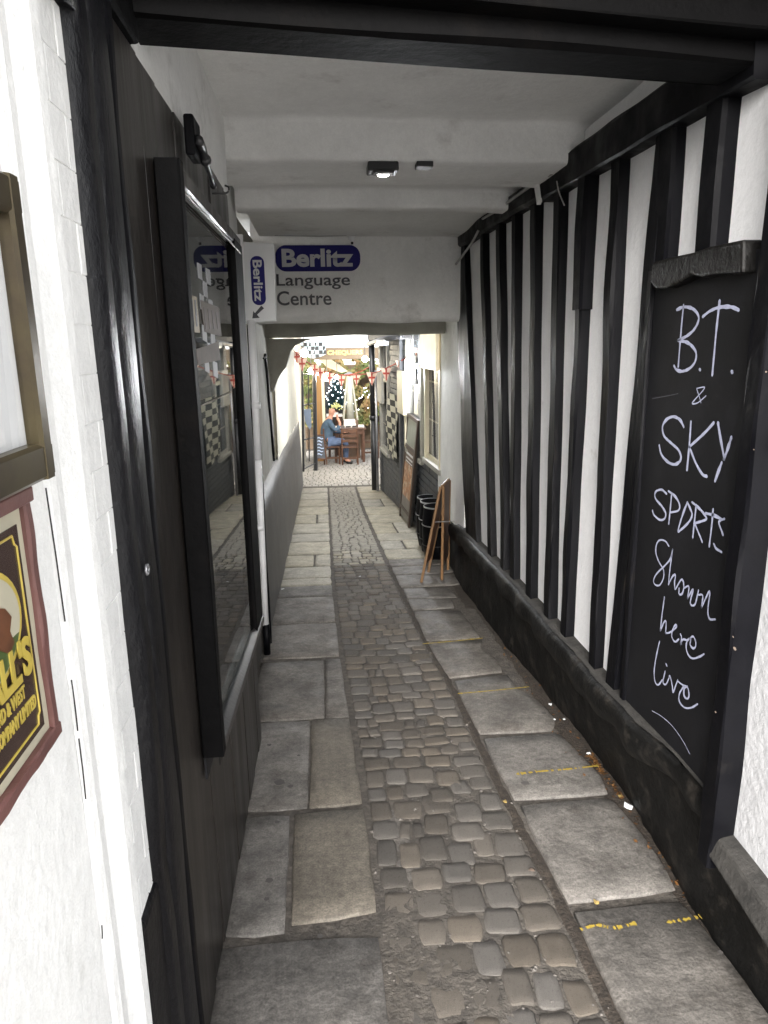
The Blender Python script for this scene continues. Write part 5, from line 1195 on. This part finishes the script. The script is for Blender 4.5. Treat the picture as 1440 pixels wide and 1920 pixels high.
for (hx, hy, hz, dirs) in ((.235,-.035,1.06,(0,.2,1)), (.48,.12,.70,(1,0,0))):
    for k in range(4):
        d = Vector(dirs).normalized(); s_ = Vector((0,1,0)) if dirs[0] else Vector((.6,.6,0)); o0 = Vector(V(hx,hy,hz))+s_*(k-1.5)*.018
        skin_body('finger', [(o0,.011),(o0+d*.035,.010),(o0+d*.06+Vector((-.008,0,-.008)),.008)], [(0,1),(1,2)], skin_m, pn, 1)
MB().ball(V(.205,0,1.17), .012, 5).build('nose', skin_m, pn); MB().ball(V(.11,-.083,1.18), .02, 5, 1.4).build('ear', skin_m, pn)
MB().box(bx+.195, bx+.203, by-.025, by+.025, bz+1.128, bz+1.134).build('mouth', maroon_m, pn)
for s_ in (-1, 1): MB().ball(V(.198,s_*.03,1.195), .008, 5).build('eye', dark_m, pn)

# ================================================================== LITTER
def scrap(px, py, s_, lab, m=litter_m, nm='paper_scrap', cat='litter', grp='white paper scraps on the alley floor'):
    p = floor_pt(px, py)+Vector((0, 0, .008)); p.x = min(p.x, 1.135); s_ *= 1.15; r_ = random.Random(px); n = 6; pts = []
    for k in range(n): a = 2*math.pi*k/n; pts.append(p+Vector((math.cos(a)*s_*r_.uniform(.6, 1.2), math.sin(a)*s_*r_.uniform(.6, 1.2), r_.uniform(0, .6)*s_+.002)))
    b = MB(); b.add(pts+[p+Vector((0, 0, s_*.7))]+[q-Vector((0, 0, .002)) for q in pts], [(k, (k+1) % n, 6) for k in range(n)]+[tuple(range(7, 7+n))]+[(k, (k+1) % n, 7+(k+1) % n, 7+k) for k in range(n)])
    b.build(nm, m, label=lab, cat=cat, group=grp, base=p)
scrap(1200,1515,.016,'white crumpled paper scrap nearest the big slab by the black plinth')
scrap(1128,1415,.011,'white paper scrap beside the brown leaves at the third yellow line')
scrap(1031,1324,.009,'white paper scrap in the gutter just past the second yellow line')
scrap(1092,1350,.006,'small white scrap against the black plinth ribs')
scrap(530,1107,.012,'white scrap lying at the foot of the left wall')
scrap(675,1083,.010,'white scrap on the cobbles in mid alley')
scrap(1348,1745,.008,'small white scrap at lower right beside the plinth foot')
scrap(1040,1352,.005,'tiny pale scrap on the dirt beside the fourth flagstone')
scrap(1118,1697,.010,'yellow leaf curl on the joint between two front right flagstones', leafy_m, 'fallen_leaf', 'leaf', 'single fallen leaves')
scrap(947,1507,.008,'pale leaf on the gutter joint near the right flagstones', leafy_m, 'fallen_leaf', 'leaf', 'single fallen leaves')
scrap(1193,1495,.010,'yellow-brown leaf beside the white crumpled paper scrap', leafy_m, 'fallen_leaf', 'leaf', 'single fallen leaves')
scrap(997,1635,.011,'brown leaf between the cobbles and the right flagstones', leaf_m, 'fallen_leaf', 'leaf', 'single fallen leaves')
lv = MB(); rl = random.Random(15)
for i in range(260):
    t = rl.random()
    if t < .4: px, py = rl.gauss(1135, 14), rl.gauss(1432, 12)
    elif t < .6: px, py = rl.gauss(1190, 9), rl.gauss(1482, 12)
    else:
        k = rl.random(); px, py = 930+k*420+rl.gauss(0, 8), 1215+k*560+rl.gauss(0, 10); px += 12
    p = floor_pt(px, py)
    p.x = min(p.x, 1.15-rl.random()*.02)
    p.z += rl.uniform(.002, .014); s_ = rl.uniform(.004, .011); u = Vector((rl.uniform(-1,1), rl.uniform(-1,1), rl.uniform(-.5,.5))).normalized()*s_; v = Vector((-u.y, u.x, rl.uniform(-.004,.004)))*.6
    lv.quad(p-u, p-v, p+u, p+v)
lv.build('leaf_litter', leaf_m, kind='stuff', base=(1.1,2.7,-.18), label='brown leaf litter drifted along the foot of the right plinth', cat='leaf litter')
